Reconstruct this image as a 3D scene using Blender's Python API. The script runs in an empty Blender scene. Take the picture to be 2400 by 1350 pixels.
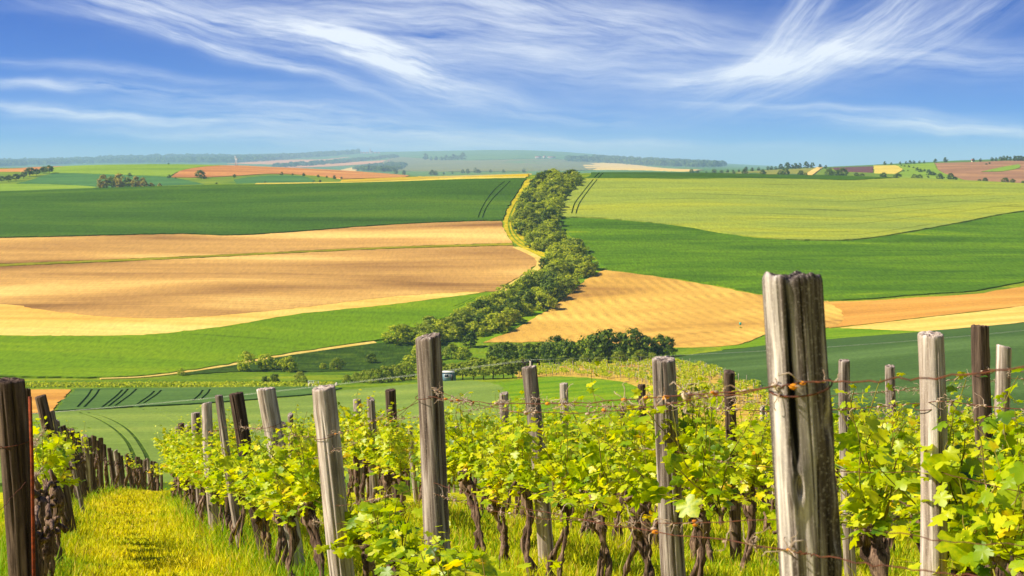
import bpy, bmesh, math, random
import numpy as np
from mathutils import Vector, Matrix, noise as mnoise
from mathutils.geometry import delaunay_2d_cdt

SC = bpy.context.scene
COL = SC.collection
R = math.radians

# ------------------------------------------------------------------ camera
F = 3806.0                      # focal length in photograph pixels (2400 wide)
HOR = 395.0                     # eye level in the photograph
PITCH = math.atan((675.0 - HOR) / F)
cam_d = bpy.data.cameras.new('camera')
cam_d.sensor_width = 36.0
cam_d.lens = 36.0 * F / 2400.0
cam_d.clip_start = 0.1
cam_d.clip_end = 120000.0
cam_d.dof.use_dof = True
cam_d.dof.focus_distance = 13.0
cam_d.dof.aperture_fstop = 13.0
cam = bpy.data.objects.new('camera', cam_d)
COL.objects.link(cam)
cam.location = (0, 0, 0)
cam.rotation_euler = (math.pi / 2 - PITCH, 0, 0)
SC.camera = cam

# ------------------------------------------------------------------ sun and sky
SUN_EL, SUN_AZ = 42.0, -99.0   # azimuth from +Y (view direction), negative = left
sun_dir = Vector((math.sin(R(SUN_AZ)) * math.cos(R(SUN_EL)), math.cos(R(SUN_AZ)) * math.cos(R(SUN_EL)), math.sin(R(SUN_EL))))
sl = bpy.data.lights.new('sun', 'SUN')
sl.energy = 5.0
sl.angle = R(0.55)
sl.color = (1.0, 0.91, 0.74)
so = bpy.data.objects.new('sun', sl)
so.rotation_euler = sun_dir.to_track_quat('Z', 'Y').to_euler()
so.location = (-60, -15, 80)
COL.objects.link(so)

SC.view_settings.view_transform = 'Standard'
SC.view_settings.look = 'None'
SC.view_settings.exposure = 0.82
SC.view_settings.gamma = 1.0
SC.view_settings.use_curve_mapping = False
SC.cycles.use_denoising = True
SC.cycles.max_bounces = 8
SC.cycles.transparent_max_bounces = 8
SC.cycles.volume_bounces = 1


class NT:
    """tiny helper for writing node trees"""
    def __init__(self, tree):
        self.t = tree
        tree.nodes.clear()

    def n(self, kind, ins=None, **kw):
        nd = self.t.nodes.new(kind)
        for k, v in kw.items():
            setattr(nd, k, v)
        for k, v in (ins or {}).items():
            s = nd.inputs[k]
            if isinstance(v, bpy.types.NodeSocket):
                self.t.links.new(v, s)
            else:
                s.default_value = v
        return nd

    def m(self, op, a, b=0.0, c=None, clamp=False):
        nd = self.t.nodes.new('ShaderNodeMath')
        nd.operation = op
        nd.use_clamp = clamp
        for i, v in enumerate((a, b) if c is None else (a, b, c)):
            if isinstance(v, bpy.types.NodeSocket):
                self.t.links.new(v, nd.inputs[i])
            else:
                nd.inputs[i].default_value = v
        return nd.outputs[0]

    def xyz(self, x, y, z=0.0):
        return self.n('ShaderNodeCombineXYZ', {0: x, 1: y, 2: z}).outputs[0]

    def noise(self, vec, scale, detail=4.0, rough=0.55, dist=0.0):
        return self.n('ShaderNodeTexNoise', {'Vector': vec, 'Scale': scale, 'Detail': detail, 'Roughness': rough, 'Distortion': dist}).outputs[0]

    def ramp(self, fac, stops, interp='LINEAR'):
        nd = self.n('ShaderNodeValToRGB', {0: fac})
        cr = nd.color_ramp
        cr.interpolation = interp
        while len(cr.elements) < len(stops):
            cr.elements.new(0.5)
        for e, (p, c) in zip(cr.elements, stops):
            e.position = p
            if not hasattr(c, '__len__'):
                c = (c, c, c)
            e.color = (*c[:3], 1.0)
        return nd.outputs[0]

    def mix(self, fac, a, b, blend='MIX'):
        nd = self.n('ShaderNodeMix', data_type='RGBA', blend_type=blend)
        for i, v in ((0, fac), (6, a), (7, b)):
            if isinstance(v, bpy.types.NodeSocket):
                self.t.links.new(v, nd.inputs[i])
            else:
                if i and len(v) == 3:
                    v = (*v, 1.0)
                nd.inputs[i].default_value = v
        return nd.outputs[2]


def build_world():
    w = bpy.data.worlds.new('World')
    SC.world = w
    w.use_nodes = True
    t = NT(w.node_tree)
    gen = t.n('ShaderNodeTexCoord').outputs['Generated']
    sep = t.n('ShaderNodeSeparateXYZ', {0: gen})
    x, y, z = sep.outputs
    # the whole sky is looked up a little higher than it is seen: clear polarised air, deep blue close to the horizon
    zz = t.m('ADD', t.m('MULTIPLY', t.m('MAXIMUM', z, 0.0), 3.6), 0.036)
    vec = t.n('ShaderNodeVectorMath', {0: t.xyz(x, y, zz)}, operation='NORMALIZE').outputs[0]
    sky = t.n('ShaderNodeTexSky', {'Vector': vec}, sky_type='NISHITA', sun_disc=False, sun_elevation=R(SUN_EL),
              sun_rotation=R(SUN_AZ), altitude=600.0, air_density=1.0, dust_density=0.15, ozone_density=4.0)
    skyc = t.n('ShaderNodeHueSaturation', {'Hue': 0.528, 'Saturation': 2.0, 'Value': 1.6, 'Color': sky.outputs[0]}).outputs[0]
    # cirrus: azimuth / elevation in units of the photograph's pixels
    U = t.m('ADD', t.m('MULTIPLY', t.m('ARCTAN2', x, y), F), 1200.0)
    V = t.m('SUBTRACT', HOR, t.m('MULTIPLY', t.m('ARCSINE', z), F))
    base = t.xyz(U, V)
    warp = t.n('ShaderNodeTexNoise', {'Vector': base, 'Scale': 0.0032, 'Detail': 3.0, 'Roughness': 0.5}).outputs['Color']
    wv = t.n('ShaderNodeVectorMath', {0: t.n('ShaderNodeVectorMath', {0: warp, 1: (0.5, 0.5, 0.5)}, operation='SUBTRACT').outputs[0], 'Scale': 75.0},
             operation='SCALE').outputs[0]
    wpos = t.n('ShaderNodeVectorMath', {0: base, 1: wv}, operation='ADD').outputs[0]

    fam = {}

    def streak(ang, fine, seed):
        s = t.n('ShaderNodeSeparateXYZ', {0: wpos})
        ca, sa = math.cos(R(ang)), math.sin(R(ang))
        a = t.m('ADD', t.m('MULTIPLY', s.outputs[0], ca), t.m('MULTIPLY', s.outputs[1], sa))
        b = t.m('SUBTRACT', t.m('MULTIPLY', s.outputs[1], ca), t.m('MULTIPLY', s.outputs[0], sa))
        return t.noise(t.xyz(t.m('MULTIPLY', a, 0.0030 * fine), t.m('MULTIPLY', b, 0.030 * fine), seed), 1.0, 7.0, 0.68)

    def brush(cx, cy, ang, hl, hw, amt, bend=0.0, fine=1.0, soft=0.35, seed=0.0):
        d = t.n('ShaderNodeVectorMath', {0: wpos, 1: (cx, cy, 0)}, operation='SUBTRACT').outputs[0]
        s = t.n('ShaderNodeSeparateXYZ', {0: d})
        ca, sa = math.cos(R(ang)), math.sin(R(ang))
        a = t.m('ADD', t.m('MULTIPLY', s.outputs[0], ca), t.m('MULTIPLY', s.outputs[1], sa))
        b = t.m('SUBTRACT', t.m('MULTIPLY', s.outputs[1], ca), t.m('MULTIPLY', s.outputs[0], sa))
        if bend:
            b = t.m('SUBTRACT', b, t.m('MULTIPLY', t.m('MULTIPLY', a, a), bend / hl))
        ea = t.m('DIVIDE', a, hl)
        eb = t.m('DIVIDE', b, hw)
        r2 = t.m('ADD', t.m('MULTIPLY', ea, ea), t.m('MULTIPLY', eb, eb))
        g = t.m('EXPONENT', t.m('MULTIPLY', r2, -1.0))
        if ang < -5:
            nz = t.noise(t.xyz(t.m('MULTIPLY', a, 0.0030 * fine), t.m('MULTIPLY', b, 0.030 * fine), seed), 1.0, 7.0, 0.68)
        else:
            key = 3 if ang < 9 else 15
            if key not in fam:
                fam[key] = streak(key, 1.0, 4.4 + key)
            nz = fam[key]
        soft *= 0.62
        nz = t.m('MULTIPLY', t.m('SUBTRACT', nz, 0.49 - soft), 1.0 / (2 * soft), clamp=True)
        return t.m('MULTIPLY', t.m('MULTIPLY', g, nz), amt)

    B = [brush(790, 108, 15, 380, 40, 1.0, 0.05, 1.0, 0.26, 1.3), brush(560, 128, 15, 330, 15, 0.85, 0.03, 1.0, 0.24, 2.7),
         brush(1080, 80, 8, 600, 95, 0.85, 0.0, 0.8, 0.33, 3.1), brush(930, 150, 20, 150, 38, 0.75, 0.0, 1.2, 0.3, 9.7),
         brush(1720, 182, -8, 230, 24, 0.95, -0.10, 1.1, 0.28, 4.9), brush(1960, 110, -32, 290, 52, 0.85, -0.12, 1.2, 0.26, 5.5),
         brush(1860, 60, -52, 200, 36, 0.7, -0.15, 1.2, 0.28, 15.5), brush(2180, 70, -28, 260, 60, 0.6, -0.1, 1.1, 0.28, 6.1),
         brush(2250, 150, 6, 330, 46, 0.55, 0, 1.0, 0.3, 7.7), brush(200, 209, 1, 300, 10, 0.7, 0, 0.9, 0.25, 8.3),
         brush(170, 266, 4, 330, 13, 0.95, 0, 0.9, 0.25, 9.1), brush(800, 290, 4, 420, 26, 0.95, 0, 0.9, 0.28, 10.3),
         brush(620, 325, 3, 420, 14, 0.65, 0, 0.9, 0.28, 11.9), brush(1150, 338, 2, 460, 24, 0.85, 0, 0.7, 0.4, 12.4),
         brush(2150, 306, 4, 320, 15, 0.8, 0, 0.9, 0.25, 13.8), brush(2330, 330, 4, 280, 15, 0.65, 0, 0.9, 0.28, 14.2),
         brush(1395, 284, 3, 70, 10, 0.5, 0, 1.4, 0.25, 16.6), brush(1640, 372, 0, 500, 18, 0.5, 0, 0.6, 0.45, 17.2),
         brush(1350, 30, 12, 460, 50, 0.75, 0, 0.9, 0.3, 18.8), brush(300, 178, 4, 330, 12, 0.45, 0, 0.9, 0.28, 20.1), brush(560, 238, 4, 380, 14, 0.5, 0, 0.9, 0.28, 21.1), brush(1960, 268, 4, 360, 11, 0.45, 0, 0.9, 0.28, 22.1), brush(1500, 336, 3, 420, 12, 0.5, 0, 0.9, 0.3, 23.1), brush(1180, 250, 6, 300, 26, 0.5, 0, 0.9, 0.28, 24.1),
         brush(330, 30, 14, 330, 34, 0.55, 0, 0.9, 0.28, 19.3)]
    tot = B[0]
    for b in B[1:]:
        tot = t.m('ADD', tot, b)
    # thin veil of cirrus all over the sky
    gv = t.xyz(t.m('MULTIPLY', U, 0.0011), t.m('MULTIPLY', V, 0.0075), 31.0)
    veil = t.noise(gv, 1.0, 4.0, 0.55)
    veil = t.m('MULTIPLY', t.m('SUBTRACT', veil, 0.54), 0.6, clamp=True)
    tot = t.m('ADD', tot, veil)
    fac = t.m('MINIMUM', t.m('MULTIPLY', tot, 0.92), 0.93)
    up = t.m('MULTIPLY', t.m('ADD', z, 0.02), 60.0, clamp=True)
    fac = t.m('MULTIPLY', fac, up)
    col = t.mix(fac, skyc, (11.5, 11.9, 12.6))
    bg = t.n('ShaderNodeBackground', {'Color': col, 'Strength': 0.052})
    t.n('ShaderNodeOutputWorld', {'Surface': bg.outputs[0]})
    w.cycles.sampling_method = 'MANUAL'
    w.cycles.sample_map_resolution = 512


build_world()

# ------------------------------------------------------------------ terrain
CP, SP = math.cos(PITCH), math.sin(PITCH)


def ray(px, py):
    """direction (x, y, z) with y = 1 for a photograph pixel"""
    px = np.asarray(px, float); py = np.asarray(py, float)
    a = (px - 1200.0) / F
    b = (675.0 - py) / F
    yy = CP + b * SP
    zz = -SP + b * CP
    return a / yy, zz / yy


def zpix(py, d):
    return float(ray(1200, py)[1]) * d


def fore(y):
    y = np.maximum(y, -18.0)
    return -1.5 - 0.13 * y - 0.00085 * y * np.abs(y)


F60 = float(fore(60.0))
near = [(60, None), (80, -17.2), (110, 1140), (150, 1102)]
PROF = {
    -900: near + [(230, 1052), (330, 985), (400, 945), (450, 905), (480, 870), (560, 768), (700, 606), (850, 505), (950, 463), (1050, 470), (1300, 482), (1500, 462), (2000, 402), (2300, 408), (3000, 412), (5000, 388), (6500, 376), (8000, 392), (11000, 396)],
    0: near + [(230, 1050), (330, 975), (400, 930), (450, 897), (480, 868), (560, 755), (700, 592), (850, 490), (950, 447), (1050, 454), (1300, 470), (1500, 444), (2000, 394), (2300, 401), (3000, 409), (5000, 386), (6500, 373), (8000, 390), (11000, 396)],
    400: near + [(230, 1048), (330, 970), (400, 925), (450, 893), (480, 868), (560, 755), (700, 592), (850, 486), (950, 436), (1050, 446), (1300, 462), (1500, 437), (2000, 385), (2400, 396), (3200, 402), (5000, 379), (6500, 366), (8000, 388), (11000, 396)],
    800: near + [(230, 1040), (330, 960), (400, 914), (450, 887), (500, 856), (560, 765), (700, 596), (850, 481), (950, 428), (1050, 438), (1300, 447), (1600, 424), (2000, 400), (2600, 411), (3500, 398), (5000, 372), (6500, 358), (8000, 386), (11000, 396)],
    1200: near + [(230, 1010), (330, 930), (400, 888), (450, 868), (500, 842), (560, 762), (700, 592), (850, 475), (960, 413), (1080, 421), (1300, 440), (1800, 432), (2600, 416), (3500, 396), (5000, 358), (5600, 351), (6500, 356), (8000, 386), (11000, 396)],
    1600: near + [(230, 1000), (330, 905), (400, 862), (450, 838), (500, 800), (560, 745), (700, 590), (850, 474), (980, 405), (1100, 413), (1300, 428), (1800, 418), (2600, 403), (3500, 393), (5000, 381), (6000, 378), (8000, 392), (11000, 396)],
    2000: near + [(230, 975), (330, 878), (400, 832), (450, 806), (500, 774), (560, 726), (700, 594), (850, 484), (980, 414), (1100, 422), (1250, 432), (1600, 418), (2200, 392), (2500, 389), (3200, 399), (8000, 394), (11000, 396)],
    2400: near + [(230, 950), (330, 850), (400, 800), (450, 771), (500, 745), (560, 706), (700, 596), (850, 494), (960, 430), (1080, 440), (1250, 450), (1500, 436), (2200, 379), (2500, 374), (3200, 386), (8000, 392), (11000, 396)],
    3300: near + [(230, 945), (330, 840), (400, 790), (450, 760), (500, 735), (560, 700), (700, 600), (850, 505), (960, 445), (1080, 452), (1250, 456), (1500, 440), (2200, 381), (2500, 376), (3200, 386), (8000, 392), (11000, 396)],
}


def pchip(xs, ys, xq):
    xs = np.asarray(xs, float); ys = np.asarray(ys, float)
    h = np.diff(xs); dl = np.diff(ys) / h
    m = np.zeros_like(ys)
    m[0], m[-1] = dl[0], dl[-1]
    for i in range(1, len(xs) - 1):
        if dl[i - 1] * dl[i] > 0:
            w1, w2 = 2 * h[i] + h[i - 1], h[i] + 2 * h[i - 1]
            m[i] = (w1 + w2) / (w1 / dl[i - 1] + w2 / dl[i])
    k = np.clip(np.searchsorted(xs, xq) - 1, 0, len(xs) - 2)
    t = (xq - xs[k]) / h[k]
    return ((2 * t ** 3 - 3 * t ** 2 + 1) * ys[k] + (t ** 3 - 2 * t ** 2 + t) * h[k] * m[k]
            + (-2 * t ** 3 + 3 * t ** 2) * ys[k + 1] + (t ** 3 - t ** 2) * h[k] * m[k + 1])


LD = np.linspace(math.log(60.0), math.log(37200.0), 1000)


def far_d(d):
    return d if d < 2300 else 2300 + (d - 2300) * 4.0


cols = sorted(PROF)
tab = []
for c in cols:
    ds, zs = [], []
    for d, v in PROF[c]:
        d = far_d(d)
        ds.append(math.log(d))
        zs.append(F60 if v is None else (v if v < 0 else zpix(v, d)))
    tab.append(pchip(ds, zs, LD))
tab = np.array(tab)
PXG = np.arange(-900, 3301, 40.0)
TAB = np.array([pchip(cols, tab[:, j], PXG) for j in range(len(LD))])   # [d, px]
# soften along px and d
for _ in range(3):
    TAB[1:-1] = 0.25 * TAB[:-2] + 0.5 * TAB[1:-1] + 0.25 * TAB[2:]
    TAB[:, 1:-1] = 0.25 * TAB[:, :-2] + 0.5 * TAB[:, 1:-1] + 0.25 * TAB[:, 2:]


def zt(x, y):
    x = np.asarray(x, float); y = np.asarray(y, float)
    ys = np.clip(y, 60.0, 37000.0)
    px = np.clip(1200.0 + F * x / ys, -900, 3299.9)
    j = (np.log(ys) - LD[0]) / (LD[1] - LD[0])
    i = (px + 900) / 40.0
    j0 = np.clip(j.astype(int), 0, len(LD) - 2); i0 = np.clip(i.astype(int), 0, len(PXG) - 2)
    fj, fi = j - j0, i - i0
    z = (TAB[j0, i0] * (1 - fj) * (1 - fi) + TAB[j0 + 1, i0] * fj * (1 - fi)
         + TAB[j0, i0 + 1] * (1 - fj) * fi + TAB[j0 + 1, i0 + 1] * fj * fi)
    amp = np.clip((ys - 250.0) / 300.0, 0, 1) * 0.55
    z = z + amp * (np.sin(x * 0.031 + 1.3 + 0.8 * np.sin(y * 0.011)) * np.sin(y * 0.027 + 0.4) + 0.6 * np.sin(x * 0.013 - y * 0.017))
    return np.where(y < 60.0, fore(y), z)


def unproject(px, py, dmin=70.0, dmax=36000.0):
    """first meeting of the view ray with the terrain beyond dmin"""
    rx, rz = ray(px, py)
    rx = np.atleast_1d(rx); rz = np.atleast_1d(rz)
    ds = np.exp(np.linspace(math.log(dmin), math.log(dmax), 1400))
    below = rz[:, None] * ds[None] < zt(rx[:, None] * ds[None], np.broadcast_to(ds, (len(rx), len(ds))))
    k = np.argmax(below, axis=1)
    k = np.where(below.any(axis=1), k, len(ds) - 1)
    lo = ds[np.maximum(k - 1, 0)]; hi = ds[k]
    for _ in range(24):
        mid = 0.5 * (lo + hi)
        b = rz * mid < zt(rx * mid, mid)
        hi = np.where(b, mid, hi); lo = np.where(b, lo, mid)
    d = 0.5 * (lo + hi)
    return np.stack([rx * d, d, zt(rx * d, d)], 1)


def at(px, py, dmin=70.0):
    return Vector(unproject([px], [py], dmin, 2420.0 if dmin == 1150.0 else 36000.0)[0])


# ------------------------------------------------------------------ object helpers
def tag(o, label=None, cat=None, group=None, kind=None):
    if label: o['label'] = label
    if cat: o['category'] = cat
    if group: o['group'] = group
    if kind: o['kind'] = kind
    return o


def link(name, me, mat=None, parent=None, loc=None):
    if mat is not None and not me.materials:
        me.materials.append(mat)
    o = bpy.data.objects.new(name, me)
    COL.objects.link(o)
    if parent: o.parent = parent
    if loc is not None: o.location = loc
    return o


def empty(name, loc=(0, 0, 0), rz=0.0):
    o = bpy.data.objects.new(name, None)
    o.empty_display_size = 0.2
    COL.objects.link(o)
    o.location = loc
    o.rotation_euler = (0, 0, rz)
    return o


def mesh(name, verts, faces, smooth=False):
    me = bpy.data.meshes.new(name)
    me.from_pydata([tuple(v) for v in verts], [], faces)
    if smooth:
        me.shade_smooth()
    me.update()
    return me


def mesh_np(name, verts, tris):
    """fast triangle mesh"""
    verts = np.asarray(verts, np.float32); tris = np.asarray(tris, np.int32)
    me = bpy.data.meshes.new(name)
    me.vertices.add(len(verts)); me.vertices.foreach_set('co', verts.ravel())
    me.loops.add(tris.size); me.loops.foreach_set('vertex_index', tris.ravel())
    me.polygons.add(len(tris))
    me.polygons.foreach_set('loop_start', np.arange(0, tris.size, 3, dtype=np.int32))
    me.update(calc_edges=True)
    return me


def copy_tree(o, parent=None):
    c = o.copy()
    COL.objects.link(c)
    c.parent = parent
    for ch in o.children:
        copy_tree(ch, c)
    return c


# ------------------------------------------------------------------ materials
def new_mat(name):
    m = bpy.data.materials.new(name)
    m.use_nodes = True
    return m, NT(m.node_tree)


def srgb(r, g, b):
    b = b * 0.86
    f = lambda c: (c / 255.0) / 12.92 if c <= 10 else (((c / 255.0) + 0.055) / 1.055) ** 2.4
    return (0.80 * f(r), 0.80 * f(g), 0.80 * f(b))


def srgbn(r, g, b):
    return tuple(c / 0.80 for c in srgb(r, g, b / 0.86))


def field_mat(name, stops, size=60.0, stretch=4.0, ang=0.0, fine=0.25, line=None, linew=0.0, bump=0.0, grain=0.9, big=None, streak=0.0):
    """crop or soil: broad patches stretched along the working direction, fine grain, faint drill lines"""
    m, t = new_mat(name)
    obj = t.n('ShaderNodeTexCoord').outputs['Object']
    mp = t.n('ShaderNodeMapping', {'Vector': obj, 'Rotation': (0, 0, R(ang)), 'Scale': (1.0 / (size * stretch), 1.0 / size, 0.0)}).outputs[0]
    n1 = t.noise(mp, 1.0, 3.0, 0.5, 0.5)
    col = t.ramp(n1, stops)
    if big:
        n0 = t.noise(t.n('ShaderNodeMapping', {'Vector': obj, 'Scale': (1 / 160.0, 1 / 90.0, 0.0), 'Location': (3.3, 1.7, 0)}).outputs[0], 1.0, 2.0, 0.5)
        col = t.mix(t.ramp(n0, [(0.42, 0.0), (0.62, 1.0)]), col, big)
    n2 = t.noise(t.n('ShaderNodeMapping', {'Vector': obj, 'Rotation': (0, 0, R(ang)), 'Scale': (1.0, 1.0 if grain > 5 else 0.2, 0.3)}).outputs[0], grain * 1.3, 4.0, 0.7)
    k = t.m('ADD', t.m('MULTIPLY', t.m('SUBTRACT', n2, 0.5), fine * 7.0), 1.0)
    if line:
        mw = t.n('ShaderNodeMapping', {'Vector': obj, 'Rotation': (0, 0, R(ang))}).outputs[0]
        sp = t.n('ShaderNodeSeparateXYZ', {0: mw})
        wob = t.noise(mp, 2.0, 3.0, 0.5)
        ph = t.m('ADD', t.m('MULTIPLY', sp.outputs[1], 6.2832 / line), t.m('MULTIPLY', wob, 6.0))
        w = t.m('SINE', ph)
        mask = t.noise(t.n('ShaderNodeMapping', {'Vector': obj, 'Rotation': (0, 0, R(ang)), 'Scale': (1 / 50.0, 1 / 9.0, 0)}).outputs[0], 1.0, 3.0, 0.6)
        k = t.m('ADD', k, t.m('MULTIPLY', t.m('MULTIPLY', w, t.ramp(mask, [(0.4, 0.0), (0.65, 1.0)])), linew))
    if streak:
        ms = t.n('ShaderNodeMapping', {'Vector': obj, 'Rotation': (0, 0, R(ang * 0.6)), 'Scale': (1 / 90.0, 1 / 7.0, 0.0), 'Location': (7.1, 2.3, 0)}).outputs[0]
        st = t.ramp(t.noise(ms, 1.0, 3.0, 0.55, 0.3), [(0.30, 1.0), (0.40, 0.0)])
        k = t.m('SUBTRACT', k, t.m('MULTIPLY', st, streak))
    kk = t.n('ShaderNodeCombineColor', {0: k, 1: k, 2: k}).outputs[0]
    col = t.mix(1.0, col, kk, 'MULTIPLY')
    p = t.n('ShaderNodeBsdfPrincipled', {'Base Color': col, 'Roughness': 0.95, 'Specular IOR Level': 0.05})
    if bump:
        b = t.n('ShaderNodeBump', {'Height': n2, 'Strength': 1.0, 'Distance': bump})
        t.t.links.new(b.outputs[0], p.inputs['Normal'])
    t.n('ShaderNodeOutputMaterial', {'Surface': p.outputs[0]})
    return m


def leaf_mat(name, stops, trans=0.45, rough=0.5, spec=0.35, tint=(1.25, 1.2, 0.35), attr=None):
    m, t = new_mat(name)
    if attr:
        col = t.n('ShaderNodeAttribute', attribute_name=attr).outputs['Color']
    else:
        rnd = t.n('ShaderNodeNewGeometry').outputs['Random Per Island']
        orn = t.n('ShaderNodeObjectInfo').outputs['Random']
        pos = t.n('ShaderNodeVectorMath', {0: t.n('ShaderNodeTexCoord').outputs['Object'], 1: t.xyz(t.m('MULTIPLY', orn, 17.0), 0.0, 0.0)}, operation='ADD').outputs[0]
        cl = t.noise(pos, 5.0, 2.0, 0.5)
        r2 = t.m('ADD', t.m('MULTIPLY', rnd, 0.6), t.m('MULTIPLY', t.m('SUBTRACT', t.m('ADD', cl, t.m('MULTIPLY', orn, 0.16)), 0.38), 1.1), clamp=True)
        col = t.ramp(r2, stops)
    p = t.n('ShaderNodeBsdfPrincipled', {'Base Color': col, 'Roughness': rough, 'Specular IOR Level': spec})
    tc = t.mix(1.0, col, tint, 'MULTIPLY')
    tr = t.n('ShaderNodeBsdfTranslucent', {'Color': tc})
    mx = t.n('ShaderNodeMixShader', {0: trans, 1: p.outputs[0], 2: tr.outputs[0]})
    t.n('ShaderNodeOutputMaterial', {'Surface': mx.outputs[0]})
    return m


def wood_mat(name, pale, mid, dark, crack=0.5, scale=1.0, shift=0.0):
    m, t = new_mat(name)
    obj = t.n('ShaderNodeTexCoord').outputs['Object']
    orn = t.n('ShaderNodeObjectInfo').outputs['Random']
    off = t.n('ShaderNodeVectorMath', {0: obj, 1: t.xyz(0.0, 0.0, t.m('MULTIPLY', orn, 31.0))}, operation='ADD').outputs[0]
    g = t.noise(t.n('ShaderNodeMapping', {'Vector': off, 'Scale': (38 * scale, 38 * scale, 1.6)}).outputs[0], 1.0, 7.0, 0.62, 0.5)
    b = t.noise(t.n('ShaderNodeMapping', {'Vector': off, 'Scale': (9, 9, 2.2)}).outputs[0], 1.0, 5.0, 0.6, 0.3)
    sp = t.noise(off, 160.0, 3.0, 0.7)
    col = t.ramp(g, [(0.30 + shift, dark), (0.45 + shift, mid), (0.62 + shift, pale)])
    col = t.mix(t.ramp(b, [(0.42, 0.0), (0.7, 0.75)]), col, tuple(c * 0.55 for c in mid))
    col = t.mix(t.m('MULTIPLY', t.ramp(sp, [(0.55, 0.0), (0.75, 1.0)]), 0.35), col, tuple(min(1, c * 1.25) for c in pale))
    cr = t.noise(t.n('ShaderNodeMapping', {'Vector': off, 'Scale': (26, 26, 0.7), 'Location': (3, 5, 1)}).outputs[0], 1.0, 3.0, 0.5, 0.2)
    crf = t.ramp(cr, [(0.30, 1.0), (0.36, 0.0)])
    col = t.mix(t.m('MULTIPLY', crf, crack), col, tuple(c * 0.25 for c in dark))
    p = t.n('ShaderNodeBsdfPrincipled', {'Base Color': col, 'Roughness': 0.9, 'Specular IOR Level': 0.15})
    h = t.m('SUBTRACT', t.m('ADD', g, t.m('MULTIPLY', b, 0.5)), t.m('MULTIPLY', crf, 0.8))
    bp = t.n('ShaderNodeBump', {'Height': h, 'Strength': 0.9, 'Distance': 0.012})
    t.t.links.new(bp.outputs[0], p.inputs['Normal'])
    t.n('ShaderNodeOutputMaterial', {'Surface': p.outputs[0]})
    return m


def plain_mat(name, c1, c2=None, scale=3.0, rough=0.8, metal=0.0, bump=0.0):
    m, t = new_mat(name)
    obj = t.n('ShaderNodeTexCoord').outputs['Object']
    nz = t.noise(obj, scale, 5.0, 0.6)
    col = t.ramp(nz, [(0.35, c1), (0.65, c2 or tuple(c * 0.8 for c in c1))])
    p = t.n('ShaderNodeBsdfPrincipled', {'Base Color': col, 'Roughness': rough, 'Metallic': metal, 'Specular IOR Level': 0.3})
    if bump:
        bp = t.n('ShaderNodeBump', {'Height': nz, 'Strength': 1.0, 'Distance': bump})
        t.t.links.new(bp.outputs[0], p.inputs['Normal'])
    t.n('ShaderNodeOutputMaterial', {'Surface': p.outputs[0]})
    return m


M = {}
M['meadow'] = field_mat('meadow_grass', [(0.25, srgb(66, 104, 14)), (0.5, srgb(112, 140, 20)), (0.75, srgb(160, 165, 26))], 14, 2.5, 0, 0.22, bump=0.15)
M['turf'] = field_mat('vineyard_turf', [(0.3, srgb(166, 176, 20)), (0.5, srgb(206, 204, 26)), (0.7, srgb(232, 216, 44))], 0.8, 1.6, 75, 0.3, grain=18.0, bump=0.02)
M['dark_wheat'] = field_mat('dark_green_wheat', [(0.25, srgb(54, 86, 20)), (0.5, srgb(70, 106, 26)), (0.8, srgb(94, 124, 32))], 28, 5, 4, 0.22, 9.0, 0.07, streak=0.22)
M['light_barley'] = field_mat('light_green_barley', [(0.25, srgb(132, 150, 66)), (0.5, srgb(150, 164, 68)), (0.75, srgb(176, 178, 48))], 30, 6, -6, 0.15, 14.0, 0.09, streak=0.38)
M['vivid_crop'] = field_mat('vivid_green_crop', [(0.2, srgb(58, 92, 2)), (0.45, srgb(80, 118, 3)), (0.66, srgb(104, 140, 4)), (0.8, srgb(172, 180, 8))], 16, 5, -8, 0.26, 6.0, 0.08, streak=0.25)
M['low_crop'] = field_mat('bright_green_crop', [(0.2, srgb(86, 124, 2)), (0.5, srgb(112, 146, 4)), (0.8, srgb(140, 164, 8))], 22, 6, 12, 0.2, 7.0, 0.09, streak=0.25)
M['soil'] = field_mat('tilled_brown_soil', [(0.34, srgb(144, 104, 64)), (0.43, srgb(184, 140, 86)), (0.54, srgb(210, 164, 100)), (0.66, srgb(240, 200, 128))], 40, 4.5, 3, 0.11, 4.0, 0.08, grain=0.7)
M['stubble'] = field_mat('pale_dry_stubble', [(0.3, srgb(226, 172, 88)), (0.5, srgb(240, 198, 110)), (0.7, srgb(250, 216, 136))], 16, 7, 8, 0.10, 5.0, 0.06, grain=0.7)
M['gold_soil'] = field_mat('golden_tilled_soil', [(0.3, srgb(168, 124, 68)), (0.46, srgb(208, 162, 82)), (0.7, srgb(236, 192, 102))], 34, 2, 80, 0.12, 4.4, 0.2, grain=1.5)
M['gold_soil_right'] = field_mat('orange_tilled_soil', [(0.3, srgb(188, 130, 60)), (0.5, srgb(214, 156, 76)), (0.7, srgb(234, 182, 100))], 26, 6, -10, 0.11, 6.0, 0.06, grain=1.3)
M['valley_light'] = field_mat('valley_light_wheat', [(0.25, srgb(112, 136, 62)), (0.5, srgb(126, 150, 70)), (0.75, srgb(146, 164, 78))], 20, 3, 20, 0.16, 5.0, 0.05, grain=1.6)
M['valley_dark'] = field_mat('valley_blue_green_wheat', [(0.25, srgb(74, 106, 50)), (0.5, srgb(86, 118, 58)), (0.75, srgb(100, 132, 66))], 14, 4, 5, 0.16, grain=1.4)
M['right_wheat'] = field_mat('deep_green_wheat', [(0.25, srgb(64, 92, 46)), (0.5, srgb(78, 106, 54)), (0.8, srgb(104, 134, 78))], 30, 4, -10, 0.2, grain=1.6)
M['bright_meadow'] = field_mat('bright_meadow', [(0.3, srgb(92, 136, 6)), (0.55, srgb(120, 154, 10)), (0.8, srgb(156, 172, 20))], 10, 3, 20, 0.2, grain=1.6)
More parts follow.
